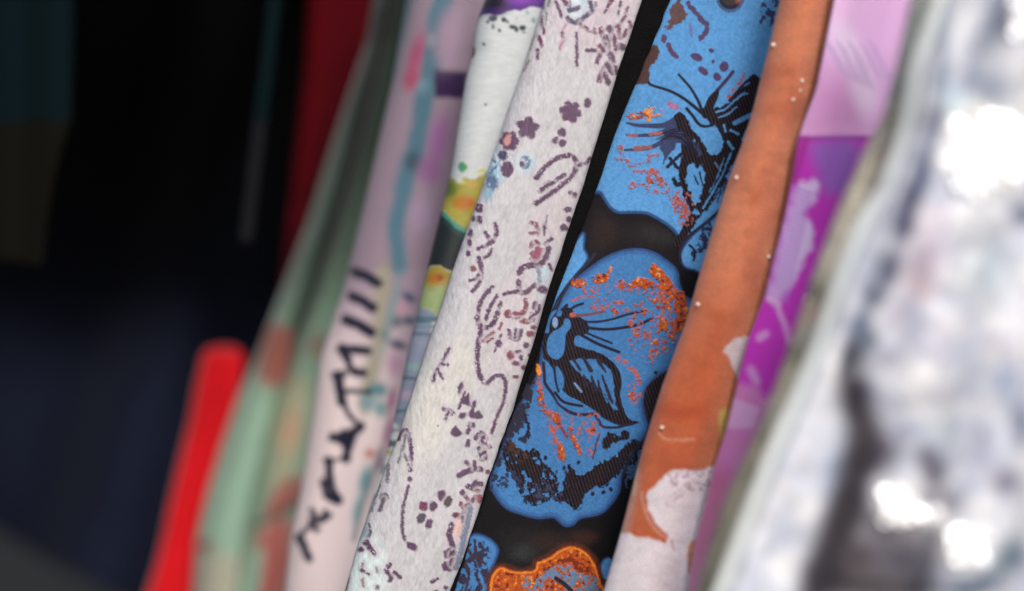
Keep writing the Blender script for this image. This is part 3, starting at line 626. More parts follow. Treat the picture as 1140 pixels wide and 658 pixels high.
motif([(434, 628), (430, 635), (435, 640), (434.5, 646)], 4.6, P1); motif([(439, 637), (446, 643)], 3.8); motif([(404, 627), (404, 635)], 2.6, (120, 124, 126)); motif([(402, 634), (411, 639)], 2.6); motif([(404, 645), (405, 652)], 3, (140, 140, 140)); dot(420, 634, 1.4, 3.4, (140, 150, 150)); dot(420, 653.5, 2, 2.6, (110, 118, 120)); motif([(388, 644), (385, 656)], 3.4, (110, 112, 118))
motif([(480, 648), (487, 644)], 3.2); dot(496.5, 654, 2, 2.6); dot(485, 659, 3, 2.6)
c.tint(lambda X, Y: (1 + 0.14 * (fbm(X + .32 * Y, Y * .42, 2.6, 3, 2) - .5) * 2 - 0.09 * np.clip((fbm(X + .32 * Y, Y * .5, 5.5, 23, 2) - .62) * 8, 0, 1))[..., None] * np.array([1, 1, 1])[None, None])
m_cream = fabric('cream_crepe', rough=0.5, spec=0.4, sheen=0.1, slub=0.55, slub_scale=(260, 90), weave=0.0, relief=0.3)
o = hang('sprigged_textile', cream_L, lambda y: black_L(y) + 1, lambda u, Y: 1.200 + 0.006 * np.clip(u, 0, 2) + 0.010 * np.clip((330 - Y) / 330, -1.2, 1.2), 0.8, c, m_cream, hid=26, curl=36, curl_d=0.011, thick=0.004, wob=0.0022, wseed=11)
tag(o, 'cream crinkled cloth with small plum sprigs and beaded curls, left of the blue brocade', 'fabric', 'patterned cloths hanging side by side')
del c

# ------------------------------------------------------------------ 3. white silk with yellow flowers
d = Cloth(370, -16, 720, 676, 2.0, (206, 211, 213))
d.poly([(500, -40), (540, -40), (640, -40), (620, 8), (604, 9.6), (598, 8), (591, 8), (579, 11.6), (565, 12), (558, 17), (551, 18), (545, 15), (538, 16.4), (528, 22), (500, 30)], (84, 30, 132), curve_=False, rough=1.5)
d.poly([(500, -40), (560, -40), (566, 0), (560, 12), (545, 14), (536, 16), (500, 30)], (22, 12, 34), soft=8)
d.blob(580, -2, 16, 8, (130, 60, 180))
for q in [(549, 20.5, 5, 3.6, (70, 80, 92)), (561, 22, 3.4, 2.6, (40, 56, 66)), (571, 30, 4.4, 2.4, (32, 50, 60)), (575, 33, 2.4, 2.6, (32, 50, 60)), (581.7, 31, 3.6, 3, (28, 44, 56)), (556.3, 34, 2, 1.8, (40, 60, 60)), (549, 29.5, 1.8, 2.8, (90, 110, 116)), (538.6, 49, 1.8, 1.8, (50, 60, 60)), (594, 22.6, 2, 3.2, (130, 170, 160)), (540.7, 116.3, 1.6, 1.3, (90, 90, 95)), (543, 24, 2, 2, (90, 100, 110)), (583, 36, 1.6, 1.2, (90, 110, 120)), (587, 14, 1.6, 2, (150, 150, 170)), (575, 21, 1.4, 1.6, (170, 180, 185)), (565, 24, 1.6, 2, (90, 110, 110))]:
    d.ell(*q[:4], q[4], rough=.8, soft=.8)
d.ell(524, 58, 5, 7, (26, 30, 30), rough=1.4)
d.ell(515, 186, 4.6, 5.6, (88, 160, 92), rough=1.2, soft=1); d.blob(512.5, 186, 2.6, 4, (70, 140, 140)); d.ell(535, 190.5, 5, 2.2, (208, 212, 120), -15, rough=1)
d.poly([(490, 196), (503, 199), (510, 203), (517, 199), (527, 199), (536, 196), (552, 190), (552, 262), (518, 256), (505, 247), (494.7, 236), (484, 232)], (170, 160, 66), rough=1.8, soft=1.4)
d.blob(500, 210, 10, 12, (96, 116, 44)); d.blob(517, 226, 12, 9, (186, 112, 36)); d.blob(526, 205, 8, 4, (190, 160, 80)); d.blob(508, 226, 4, 4, (176, 120, 40)); d.blob(524, 226, 4, 5, (190, 100, 36)); d.blob(513, 203, 5, 2, (200, 205, 160))
d.poly([(480, 230), (494.7, 237), (505.6, 248), (518, 256), (535, 260), (530, 310), (505, 302), (500, 301), (492, 297), (486, 296), (479, 297), (470, 305), (460, 280)], (20, 30, 34), rough=1.2)
d.stroke([(494, 238), (505, 248.5), (518, 257), (530, 261)], 5, (76, 150, 130), rough=1.2, soft=1.2); d.stroke([(496, 246), (508, 258), (520, 266)], 5, (30, 66, 66), rough=2, soft=2)
d.poly([(470, 310), (479, 298), (486, 296), (492, 297), (500, 302), (508, 302), (500, 330), (484, 349), (455, 345), (462, 325)], (160, 146, 60), soft=1.6, rough=1)
d.blob(486, 311, 10, 8, (184, 112, 34)); d.blob(490, 309, 4, 4, (150, 80, 30)); d.poly([(468, 318), (480, 320), (497, 318), (490, 350), (455, 345)], (158, 176, 122), soft=5)
d.poly([(455, 344), (484, 349), (480, 365), (472, 470), (440, 470), (440, 380)], (136, 146, 168), soft=1.6)
for y, h, cc in [(352, 7, (84, 116, 130)), (362, 3, (110, 134, 150)), (371, 3, (88, 108, 126)), (380, 4, (150, 146, 172)), (392, 5, (140, 140, 166)), (406, 8, (138, 168, 168)), (420, 3, (62, 88, 102)), (436, 12, (172, 156, 178)), (456, 4, (72, 116, 124)), (466, 5, (130, 140, 156)), (478, 4, (150, 150, 160)), (492, 8, (90, 104, 110)), (503, 4, (176, 176, 96)), (520, 12, (140, 150, 156)), (560, 26, (150, 158, 164)), (630, 40, (170, 176, 180))]:
    d.poly([(380, y - h * .6), (520, y + h * .2), (520, y + h), (380, y + h * .6)], cc, curve_=False, soft=1.6, rough=2.5, rs=14)
d.tint(lambda X, Y: 1 + 0.10 * (fbm(X * .3, Y, 2.4, 3, 2) - .5) * 2)
m_silk = fabric('white_silk', rough=0.45, spec=0.5, sheen=0.1, weave=0.08, weave_scale=200, slub=0.1, slub_scale=(30, 220))
o = hang('poppy_print_textile', daisy_L, cream_L, flat(1.232, 1.236), 1.0, d, m_silk, hid=30, curl=34, curl_d=0.016, thick=0.006, wob=0.0008, wseed=21)
tag(o, 'white silk with yellow flowers and a purple top, narrow wedge left of the cream cloth', 'fabric', 'patterned cloths hanging side by side')

# ------------------------------------------------------------------ 4. lilac cloth with teal stripe and brush marks
e = Cloth(280, -16, 640, 676, 1.0, (166, 145, 161))
e.poly([(280, 380), (470, 420), (470, 700), (280, 700)], (240, 220, 220), soft=60)  # falloff of light put into the dye: shaded top, paler bottom
e.stroke([(497, -20), (493, 0), (483, 50), (474, 100), (464, 160), (448, 215), (441, 251), (443, 300)], 25, (92, 130, 148), 18, rough=3, rs=20, soft=5)
e.blob(460, 180, 10, 12, (70, 96, 112)); e.blob(480, 45, 5, 8, (150, 160, 170)); e.blob(470, 95, 9, 10, (120, 158, 176)); e.blob(452, 12, 6, 60, (88, 116, 128), 12); e.blob(438, 75, 6, 26, (118, 132, 142), 14)
e.blob(463, 62, 8, 26, (184, 92, 126), 15); e.blob(458, 88, 9, 14, (186, 88, 120), 15)
e.poly([(484, 78), (520, 80), (516, 110), (484, 108)], (60, 38, 80), curve_=False, soft=2, rough=1); e.blob(500, 40, 16, 34, (186, 160, 182), 12)
e.blob(488, 155, 12, 30, (168, 116, 170), 12); e.blob(478, 190, 14, 16, (160, 112, 160)); e.blob(470, 240, 14, 20, (180, 154, 184))
e.poly([(420, 300), (436, 305), (426, 400), (408, 460), (400, 440), (412, 380)], (168, 160, 142), soft=6); e.blob(446, 343, 8, 7, (196, 150, 166)); e.blob(455, 331, 9, 5, (70, 84, 112), 30); e.blob(440, 358, 9, 7, (104, 100, 112)); e.blob(455, 357, 8, 5, (76, 90, 112)); e.blob(443, 384, 11, 6, (62, 72, 98), 15); e.blob(440, 405, 10, 16, (188, 152, 176)); e.blob(428, 372, 6, 8, (120, 128, 120))
e.blob(421, 434, 12, 9, (88, 138, 146)); e.blob(409, 448, 10, 10, (130, 160, 166)); e.blob(424, 455, 8, 10, (130, 168, 172)); e.blob(436, 445, 5, 16, (176, 120, 150), 12); e.blob(432, 480, 5, 20, (190, 140, 170), 14)
e.blob(412, 505, 7, 6, (206, 140, 122)); e.blob(407, 535, 8, 18, (116, 158, 164), 12); e.blob(398, 567, 6, 18, (150, 178, 180), 12); e.blob(423, 515, 4, 12, (160, 130, 150), 12); e.stroke([(424, 500), (404, 560), (394, 600)], 4, (120, 132, 138), soft=3)
TX = (34, 34, 56)
for q, wd in [([(395, 303), (407, 307), (420, 315)], 7.5), ([(392, 330), (402, 334), (415, 343)], 7.5), ([(385, 356), (398, 361), (413, 370)], 8), ([(383, 388), (398, 390), (410, 392)], 5)]:
    e.stroke(q, wd * 1.55, TX, rough=1.2, soft=1.4, curve_=False) if wd > 6 else e.stroke(q, wd * 1.2, TX, rough=1, soft=1.2)
for q, wd in [([(379, 389), (394, 389), (409, 391)], 7), ([(382, 387), (388, 402)], 8), ([(388, 409), (397, 415)], 6), ([(396, 414), (405, 415)], 7), ([(372, 418), (384, 417)], 6), ([(376, 418), (378, 432), (381, 447)], 9), ([(382, 435), (398, 436), (412, 436)], 4), ([(381, 447), (388, 460), (395, 469)], 4.5), ([(402, 474), (392, 482)], 8), ([(371, 487), (386, 487)], 9), ([(388, 496), (385, 511)], 8), ([(385, 511), (366, 512)], 3), ([(366, 514), (367, 531), (372, 549), (378, 557)], 7), ([(360, 536), (364, 552), (376, 558)], 6), ([(347, 569), (355, 579), (367, 574)], 5.5), ([(358, 580), (362, 568)], 4), ([(346, 580), (353, 590)], 5.5), ([(345, 585), (333, 597)], 4.5), ([(333, 598), (338, 608), (344, 622)], 7)]:
    e.stroke(q, wd * 1.35, TX, rough=1.4, rs=6, soft=1.4)
for x, y, rx_, ry_ in [(386, 488, 11, 11), (384, 395, 5, 6), (365, 513, 6, 5), (334, 600, 5, 4), (397, 415, 6, 4), (371, 552, 6, 5)]: e.ell(x, y, rx_, ry_, TX, rough=2, soft=1.6)
e.blob(436, 345, 6, 44, (128, 150, 156), 12, .8)
m_lilac = fabric('lilac_voile', rough=0.8, spec=0.2, sheen=0.2, weave=0.1, weave_scale=150)
o = hang('lettered_textile', lilac_L, daisy_L, lambda u, Y: 1.345 - 0.022 * np.clip(u, 0, 1.2) - 0.03 * np.clip((300 - Y) / 300, 0, 1.4), 2.0, e, m_lilac, hid=26, curl=30, curl_d=0.014, thick=0.010, wob=0.004, wseed=31)
tag(o, 'pale lilac cloth with a teal stripe and a column of dark brush lettering', 'fabric', 'patterned cloths hanging side by side')

# ------------------------------------------------------------------ 5. mint cloth with salmon patches
g = Cloth(190, -16, 560, 676, 1.0, (146, 176, 154))
g.poly([(330, -20), (470, -20), (450, 120), (400, 260), (350, 300), (320, 300), (350, 200)], (40, 47, 43), soft=60)  # shade over the upper part painted into the dye
g.stroke([(440, 0), (410, 120), (375, 230), (342, 330), (318, 400)], 16, (30, 38, 35), soft=8)  # dark line paints the shade inside the crease
g.stroke([(318, 400), (296, 500), (285, 560), (268, 640)], 4, (110, 128, 112), soft=4)
g.poly([(318, 430), (345, 430), (330, 520), (318, 540), (298, 540)], (172, 172, 142), soft=8)
g.poly([(290, 366), (312, 362), (326, 378), (322, 420), (308, 428), (290, 424), (286, 396)], (166, 100, 88), soft=7, rough=4, rs=16)
g.blob(322, 480, 12, 24, (196, 160, 130), 10); g.blob(352, 385, 8, 16, (150, 116, 104), 10)
g.poly([(296, 560), (316, 536), (336, 532), (332, 556), (312, 576), (298, 578)], (170, 106, 96), soft=6, rough=3, rs=14)
g.stroke([(284, 584), (300, 578), (322, 566), (334, 556)], 6, (64, 66, 62), soft=4)
g.poly([(290, 590), (318, 578), (324, 600), (314, 668), (284, 668), (280, 620)], (184, 104, 96), soft=7, rough=3, rs=14)
g.poly([(278, 620), (292, 612), (284, 668), (268, 668)], (160, 200, 178), soft=5); g.blob(228, 608, 8, 8, (150, 60, 60))
g.poly([(214, 622), (268, 622), (260, 670), (210, 670)], (170, 168, 150), soft=10)
m_mint = fabric('mint_linen', rough=0.85, spec=0.2, sheen=0.2, mott=0.08, mott_scale=60)
def gd(u, Y):
    u = np.clip(u, 0, 1.4)
    return 1.55 + 0.014 * np.exp(-((u - 0.56) / 0.07) ** 2) - 0.012 * u - 0.13 * np.clip((440 - Y) / 440, 0, 1.3) ** 1.3
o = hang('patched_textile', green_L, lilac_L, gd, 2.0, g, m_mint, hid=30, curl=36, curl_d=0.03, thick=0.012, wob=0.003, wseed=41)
tag(o, 'blurred mint green cloth with salmon pink patches and a deep crease, beside the lilac cloth', 'fabric', 'patterned cloths hanging side by side')

# ------------------------------------------------------------------ 6. reds on the far side
r1 = Cloth(250, -16, 620, 676, 0.5, (92, 0, 12))
m_red = fabric('crimson_wool', rough=0.85, spec=0.15, sheen=0.0, mott=0.1, mott_scale=40)
o = hang('crimson_textile', red_L, green_L, lambda u, Y: 1.615 + 0.05 * np.clip(u, 0, 1.3) - 0.05 * np.clip((230 - Y) / 230, 0, 1.5), 3.0, r1, m_red, hid=30, curl=30, curl_d=0.03, thick=0.012, wob=0.004, wseed=51)
tag(o, 'dark crimson cloth in shade at the top, behind the mint green cloth', 'fabric', 'patterned cloths hanging side by side')

r2 = Cloth(100, -16, 400, 676, 0.5, (206, 14, 26))
strap_L = curve([(225, 384), (223, 400), (216, 430), (210, 465), (201, 500), (187, 560), (179, 600), (173, 625), (162, 658)], 10)
strap_R = curve([(270, 384), (269, 400), (265, 430), (258, 465), (248, 500), (232, 560), (222, 600), (218, 630), (214, 658)], 10)
def tip(XX, YY, DD):
    # rolled top end of the folded red strip
    t = np.clip((400 - YY) / 26, 0, 1)
    cx = (strap_L(YY) + strap_R(YY)) / 2
    return cx + (XX - cx) * np.sqrt(np.clip(1 - t ** 2 * .98, 0, 1)), np.where(YY < 386, 386 - (386 - YY) * 0.45, YY) + 5, DD + 0.02 * t ** 2
m_red2 = fabric('scarlet_felt', rough=0.8, spec=0.15, sheen=0.3, mott=0.08, mott_scale=30)
o = hang('scarlet_textile', strap_L, strap_R, flat(1.585, 1.587), 2.0, r2, m_red2, hid=2, curl=22, curl_d=0.012, rcurl=18, thick=0.022, ytop=374, ymin=376, wob=0.006, wseed=61, warp=tip)
tag(o, 'bright scarlet folded strip with a rounded upper end, low at the left before dark cloth', 'fabric', 'patterned cloths hanging side by side')

# ------------------------------------------------------------------ 7. dark cloths behind
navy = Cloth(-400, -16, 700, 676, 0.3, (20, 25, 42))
navy.poly([(-400, -60), (700, -60), (700, 300), (260, 300), (-400, 150)], (13, 14, 18), curve_=False, soft=160)  # shade towards the top put into the dye
hem = curve([(-40, 566), (0, 592), (50, 622), (100, 648), (130, 662), (300, 720)], 0)
def navy_coat():
    nx, ny = 150, 110
    X = np.linspace(-420, 640, nx)[None].repeat(ny, 0)
    hy = np.interp(X[0], [-420, 0, 50, 100, 130, 640], [380, 592, 622, 648, 664, 900])
    t = np.linspace(0, 1, ny)[:, None]
    Y = -220 + (hy[None] + 220) * t
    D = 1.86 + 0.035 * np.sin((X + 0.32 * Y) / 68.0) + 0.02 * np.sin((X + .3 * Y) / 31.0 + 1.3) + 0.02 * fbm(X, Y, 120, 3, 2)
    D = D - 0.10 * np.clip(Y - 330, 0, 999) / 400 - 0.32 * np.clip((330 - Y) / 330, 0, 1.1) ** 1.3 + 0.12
    S = navy.sample(X, np.clip(Y, -10, 670))
    Vf = at(X, Y, D).reshape(-1, 3); Vb = at(X, Y, D + 0.016).reshape(-1, 3)
    idx = np.arange(nx * ny).reshape(ny, nx); N = nx * ny
    f = np.stack([idx[:-1, :-1], idx[1:, :-1], idx[1:, 1:], idx[:-1, 1:]], -1).reshape(-1, 4)
    bk = f[:, ::-1] + N
    ring = np.concatenate([idx[0], idx[1:, -1], idx[-1, -2::-1], idx[-2:0:-1, 0]])
    rn = np.roll(ring, -1)
    sd = np.stack([ring, rn, rn + N, ring + N], -1)
    col = np.vstack([S.reshape(-1, 4)] * 2)[:, :3] * KALB
    uv = np.vstack([np.stack([X / 1000, Y / 1000], -1).reshape(-1, 2)] * 2)
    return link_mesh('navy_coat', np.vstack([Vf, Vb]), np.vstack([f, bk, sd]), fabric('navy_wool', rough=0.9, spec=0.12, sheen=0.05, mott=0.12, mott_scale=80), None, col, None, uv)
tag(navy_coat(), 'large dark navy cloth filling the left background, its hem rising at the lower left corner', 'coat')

def sheet(name, outline_fn, d0, col_fn, mat, nx=30, ny=60, thick=0.006, amp=0.006, label=None, cat='fabric', parent=None, group=None):
    u = np.linspace(0, 1, nx)[None]; t = np.linspace(0, 1, ny)[:, None]
    X, Y = outline_fn(u, t)
    X = X + 0 * Y; Y = Y + 0 * X
    D = d0 + amp * np.sin(X / 13.0) + 0 * Y
    Vf = at(X, Y, D).reshape(-1, 3); Vb = at(X, Y, D + thick).reshape(-1, 3)
    idx = np.arange(nx * ny).reshape(ny, nx); N = nx * ny
    f = np.stack([idx[:-1, :-1], idx[1:, :-1], idx[1:, 1:], idx[:-1, 1:]], -1).reshape(-1, 4)
    ring = np.concatenate([idx[0], idx[1:, -1], idx[-1, -2::-1], idx[-2:0:-1, 0]]); rn = np.roll(ring, -1)
    col = col_fn(X, Y).reshape(-1, 3)
    uv = np.stack([X / 1000, Y / 1000], -1).reshape(-1, 2)
    o = link_mesh(name, np.vstack([Vf, Vb]), np.vstack([f, f[:, ::-1] + N, np.stack([ring, rn, rn + N, ring + N], -1)]), mat, parent, np.vstack([col, col]) * KALB, None, np.vstack([uv, uv]))
    if parent is None: tag(o, label, cat, group)
    return o
m_dark = fabric('dark_jersey', rough=0.9, spec=0.1, sheen=0.05)
def two_tone(a, b_, y):
    def f(X, Y):
        k = np.clip((Y - y) / 3 + .5, 0, 1)[..., None]
        return lin(a) * (1 - k) + lin(b_) * k
    return f
te_R = lambda y: np.interp(y, [-220, 0, 135, 165, 200, 250, 298], [92, 82, 79, 69, 60, 52, 47])
te = lambda u, t: (-200 + (te_R(-220 + 518 * t) + 200) * u, (-220 + 518 * t) - (1 - u) * 36 * t)
sheet('colour_block_textile', te, 1.44, two_tone((1, 18, 23), (13, 12, 6), 135), m_dark, label='very dark teal and olive colour blocked cloth in the shadowed upper left corner', group='dark cloths at the back')
sp = lambda u, t: ((306 - 33 * ((-220 + 492 * t) / 272)) + (u - .5) * 16, -220 + 492 * t)
sheet('hanging_strap', sp, 1.42, two_tone((2, 18, 22), (21, 21, 25), 135), m_dark, nx=8, thick=0.004, amp=0.001, label='thin dark grey strap hanging down alone in front of the dark background', cat='strap')

# ------------------------------------------------------------------ 8. orange velvet fold
h_ = Cloth(640, -16, 980, 676, 2.0, (226, 136, 98))
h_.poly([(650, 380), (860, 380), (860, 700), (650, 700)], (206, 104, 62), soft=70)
def rightward(X, Y):
    return lin((232, 138, 92))
Ws = h_.win(640, -16, 980, 676)
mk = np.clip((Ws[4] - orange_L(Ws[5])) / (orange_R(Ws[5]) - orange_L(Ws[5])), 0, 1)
h_.put(Ws, np.clip((mk - .7) / .3, 0, 1) * .5, (240, 158, 108))  # roll of light across the fold painted in, brighter at the right
h_.put(Ws, np.clip((0.16 - mk) / .16, 0, 1) * .4, (196, 112, 88))  # shaded left side of the fold, also painted
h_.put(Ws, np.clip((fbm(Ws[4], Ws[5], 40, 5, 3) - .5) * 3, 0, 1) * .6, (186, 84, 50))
W1 = (248, 236, 241)
h_.poly([(688, 560), (700, 520), (712, 530), (704, 575), (690, 640), (676, 700), (660, 700)], (214, 150, 126), soft=4)
h_.poly([(722, 548), (730, 540), (740, 529), (748, 525), (760, 523), (780, 524), (792, 520), (830, 516), (820, 600), (800, 700), (660, 700), (684, 606), (689, 594), (700, 594), (708, 598), (720, 598), (730, 602), (738, 601), (744, 598), (738, 590), (730, 582), (724, 572), (720, 558)], W1, rough=1.6, rs=6, soft=1.2)
h_.stroke([(714, 548), (716, 560), (722, 578), (732, 592), (742, 600)], 2.6, (222, 160, 140), soft=1.2)
h_.stroke([(740, 604), (735, 600), (741, 601)], 3, (200, 90, 50))
h_.poly([(740, 528), (796, 522), (786, 545), (764, 548), (748, 566), (742, 556), (752, 544)], (196, 166, 182), rough=2, holes=.56, hs=3)
h_.stroke([(748, 602), (750, 612)], 3, (214, 188, 204), rough=1); h_.poly([(766, 608), (778, 600), (778, 618), (770, 640), (766, 634)], (226, 160, 130), soft=2)
h_.poly([(815, 379), (824, 376), (838, 374), (850, 376), (840, 398), (832, 414), (824, 424), (818, 414), (812, 398), (806, 390)], (234, 214, 216), rough=1.6, soft=1.4)
h_.poly([(801, 458), (812, 456), (808, 480), (804, 494), (801, 478)], (214, 176, 88), soft=2)
h_.stroke([(733, 482), (740, 488), (754, 490), (772, 489)], 2.2, (226, 160, 130), soft=1, holes=.3, rough=.6); h_.stroke([(730, 455), (760, 460), (780, 458)], 12, (196, 82, 44), soft=8)
h_.stroke([(712, 500), (708, 528), (706, 550)], 2, (226, 200, 176), soft=1)
h_.tint(lambda X, Y: 1 + 0.12 * (fbm(X * .4, Y, 9, 8, 3) - .5) * 2 + 0.14 * (fbm(X, Y, 2.2, 3, 2) - .5) * 2)
m_or = fabric('orange_satin', rough=0.6, spec=0.35, sheen=0.25, weave=0.3, weave_scale=120)
root = empty('apricot_textile', at(780, 330, 1.15))
tag(root, 'orange cloth fold with pale dots and white patches, right of the blue brocade', 'fabric', 'patterned cloths hanging side by side')
def od(u, Y):
    u = np.clip(u, 0, 1.4)
    return 1.142 - 0.010 * np.sin(np.clip(u, 0, 1) * math.pi) + 0.002 * u
hang('panel', orange_L, orange_R, od, 1.2, h_, m_or, root, hid=26, curl=14, curl_d=0.006, rcurl=5, thick=0.020, wob=0.0012, wseed=71)
m_bead = fabric('pearl', rough=0.25, spec=0.6, sheen=0, color=(236, 216, 200))
def bead(x, y, r, parent, depth):
    n1, n2 = 14, 8
    V = []; cpt = at(x, y, depth); k = SENSOR / LENS / PW * depth * r
    for i in range(n2 + 1):
        th = math.pi * i / n2
        for j in range(n1):
            ph = 2 * math.pi * j / n1
            V.append(cpt + k * (math.sin(th) * math.cos(ph) * AX_R + math.sin(th) * math.sin(ph) * AX_U) - 0.6 * k * math.cos(th) * AX_F)
    F = [(i * n1 + j, i * n1 + (j + 1) % n1, (i + 1) * n1 + (j + 1) % n1, (i + 1) * n1 + j) for i in range(n2) for j in range(n1)]
    return link_mesh('bead', V, F, m_bead, parent)
for x, y, r in [(861, 50, 3.6), (893, 90, 3.2), (883, 111, 2.8), (891, 101, 2.2), (820, 198, 3.4), (856, 286, 3.2), (777, 339, 3.4), (737, 476, 3.2)]:
    u_ = (x - orange_L(y)) / (orange_R(y) - orange_L(y)); rel = x - orange_L(y)
    dd = float(od(u_, y)) + 0.006 * (1 - math.sqrt(max(0, 1 - (1 - min(rel / 14, 1)) ** 2)))
    e2 = (orange_R(y) - orange_L(y) + 4 - rel) / 5
    dd += 0.006 * (1 - math.sqrt(max(0, 1 - (1 - min(e2, 1)) ** 2)))
    bead(x, y, r * .72, root, dd - 0.0008)

# ------------------------------------------------------------------ 9. pink and magenta cloth
p = Cloth(680, -16, 1100, 676, 1.4, (226, 176, 224))
p.poly([(870, 90), (960, 90), (960, 152), (870, 152)], (214, 150, 204), soft=24); p.blob(905, 60, 10, 60, (206, 150, 206), 14); p.blob(940, 10, 20, 24, (232, 184, 228))
p.blob(942, 50, 16, 34, (238, 212, 242), -28, .9); p.blob(962, 100, 16, 30, (238, 212, 242), -10, .9); p.blob(900, 100, 12, 50, (214, 160, 214), 12, .8)
for k in range(14):
    x0_ = 918 + k * 4.4; p.stroke([(x0_, 44 + (k * 37 % 11)), (x0_ + 20, 84 + (k * 53 % 17))], 1.6, (198, 164, 212), soft=1.2)
p.poly([(700, 152), (1040, 152), (1000, 300), (880, 440), (850, 446), (836, 436), (820, 470), (700, 470)], (196, 46, 190), curve_=False, soft=2)
p.stroke([(860, 155), (980, 153)], 4, (150, 34, 142), soft=2); p.poly([(905, 160), (955, 160), (945, 210), (920, 214), (910, 190)], (156, 96, 194), soft=9)
p.stroke([(896, 156), (884, 200)], 8, (160, 34, 144), soft=4)
LP = [(886, 212), (892, 203), (902, 199), (911, 202), (913, 212), (906, 226), (896, 238), (904, 250), (906, 262), (900, 282), (890, 300), (878, 322), (866, 340), (856, 330), (862, 300), (870, 262), (878, 236)]
p.poly(LP, (216, 190, 234), soft=4, rough=4, rs=9)
for k in range(26):
    y0_ = 206 + k * 5.2; x0_ = 884 - k * 1.2; p.stroke([(x0_ - 4, y0_), (x0_ + 20, y0_ + 10)], 2.4, (176, 112, 204), soft=1) if k < 24 else None
p.stroke([(862, 326), (868, 348), (874, 362), (878, 380)], 5, (222, 160, 222), soft=3); p.stroke([(846, 376), (852, 372)], 8, (214, 150, 214), soft=3); p.stroke([(836, 412), (842, 424)], 8, (206, 150, 210), soft=4)
p.poly([(700, 440), (830, 428), (850, 446), (856, 440), (860, 480), (780, 700), (660, 700)], (206, 124, 188), soft=5)
for k in range(10): p.stroke([(818 + k * 3, 445 + k), (810 + k * 3, 476)], 1.4, (222, 190, 232), soft=1.2)
p.poly([(780, 540), (812, 530), (800, 600), (770, 670), (760, 670)], (200, 104, 156), soft=12)
m_pink = fabric('pink_satin', rough=0.5, spec=0.4, sheen=0.25, weave=0.1, weave_scale=140)
o = hang('magenta_textile', lambda y: orange_R(y) - 2, trim_L, flat(1.126, 1.112), 1.6, p, m_pink, hid=40, curl=3, curl_d=0.001, thick=0.008, wob=0.0025, wseed=81)
tag(o, 'pink cloth turning magenta lower down with pale lilac leaf shape, right of orange fold', 'fabric', 'patterned cloths hanging side by side')

# ------------------------------------------------------------------ 10. nearest cloth: sequinned white with hem and glitter trim
q = Cloth(700, -16, 1340, 676, 0.8, (232, 234, 242))
q.stroke([(1040, 20), (1010, 120), (1000, 180), (985, 240), (972, 290), (955, 350), (940, 400), (936, 420)], 1, (150, 158, 180), soft=10)  # start of the painted shade beside the hem
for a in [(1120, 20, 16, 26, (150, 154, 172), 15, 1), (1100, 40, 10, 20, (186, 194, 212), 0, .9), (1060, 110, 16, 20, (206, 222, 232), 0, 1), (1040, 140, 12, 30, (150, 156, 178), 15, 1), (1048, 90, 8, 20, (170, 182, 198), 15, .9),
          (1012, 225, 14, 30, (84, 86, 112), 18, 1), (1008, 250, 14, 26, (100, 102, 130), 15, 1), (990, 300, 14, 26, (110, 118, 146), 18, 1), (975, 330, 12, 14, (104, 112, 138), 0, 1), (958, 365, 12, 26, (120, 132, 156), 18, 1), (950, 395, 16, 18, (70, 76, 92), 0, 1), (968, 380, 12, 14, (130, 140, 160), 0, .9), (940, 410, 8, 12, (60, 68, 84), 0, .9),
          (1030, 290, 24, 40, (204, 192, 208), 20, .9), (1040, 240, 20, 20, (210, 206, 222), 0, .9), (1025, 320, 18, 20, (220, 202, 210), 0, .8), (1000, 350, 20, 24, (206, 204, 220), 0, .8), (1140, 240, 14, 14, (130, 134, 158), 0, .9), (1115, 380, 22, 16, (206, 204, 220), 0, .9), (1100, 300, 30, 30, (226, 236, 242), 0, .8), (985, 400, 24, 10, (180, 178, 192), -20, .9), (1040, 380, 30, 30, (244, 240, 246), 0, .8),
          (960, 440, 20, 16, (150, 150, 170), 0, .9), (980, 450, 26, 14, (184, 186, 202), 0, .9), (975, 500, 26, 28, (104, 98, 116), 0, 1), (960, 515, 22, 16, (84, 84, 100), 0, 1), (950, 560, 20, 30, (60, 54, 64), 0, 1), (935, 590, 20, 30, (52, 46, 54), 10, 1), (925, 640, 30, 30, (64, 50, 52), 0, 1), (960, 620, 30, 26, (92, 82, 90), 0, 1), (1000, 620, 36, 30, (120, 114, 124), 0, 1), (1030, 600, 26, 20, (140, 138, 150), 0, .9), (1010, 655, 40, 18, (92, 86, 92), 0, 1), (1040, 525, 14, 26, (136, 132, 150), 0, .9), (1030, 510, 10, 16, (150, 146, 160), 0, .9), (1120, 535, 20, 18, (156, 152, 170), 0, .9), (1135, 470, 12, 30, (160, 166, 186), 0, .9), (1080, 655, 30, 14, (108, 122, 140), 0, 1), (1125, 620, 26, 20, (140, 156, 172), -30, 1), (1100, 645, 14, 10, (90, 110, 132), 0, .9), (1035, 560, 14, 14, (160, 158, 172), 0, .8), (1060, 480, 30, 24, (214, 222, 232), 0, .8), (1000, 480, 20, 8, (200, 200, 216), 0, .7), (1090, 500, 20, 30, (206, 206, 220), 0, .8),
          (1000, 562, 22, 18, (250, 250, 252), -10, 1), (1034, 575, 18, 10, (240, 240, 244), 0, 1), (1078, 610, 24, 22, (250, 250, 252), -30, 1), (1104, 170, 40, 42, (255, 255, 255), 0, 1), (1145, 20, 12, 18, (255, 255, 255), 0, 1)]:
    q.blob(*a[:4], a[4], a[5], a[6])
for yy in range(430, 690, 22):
    q.blob(float(hem_R(yy)) + 16, yy, 20, 20, (66, 60, 70), 0, .95)  # shadow of the hem painted onto the panel
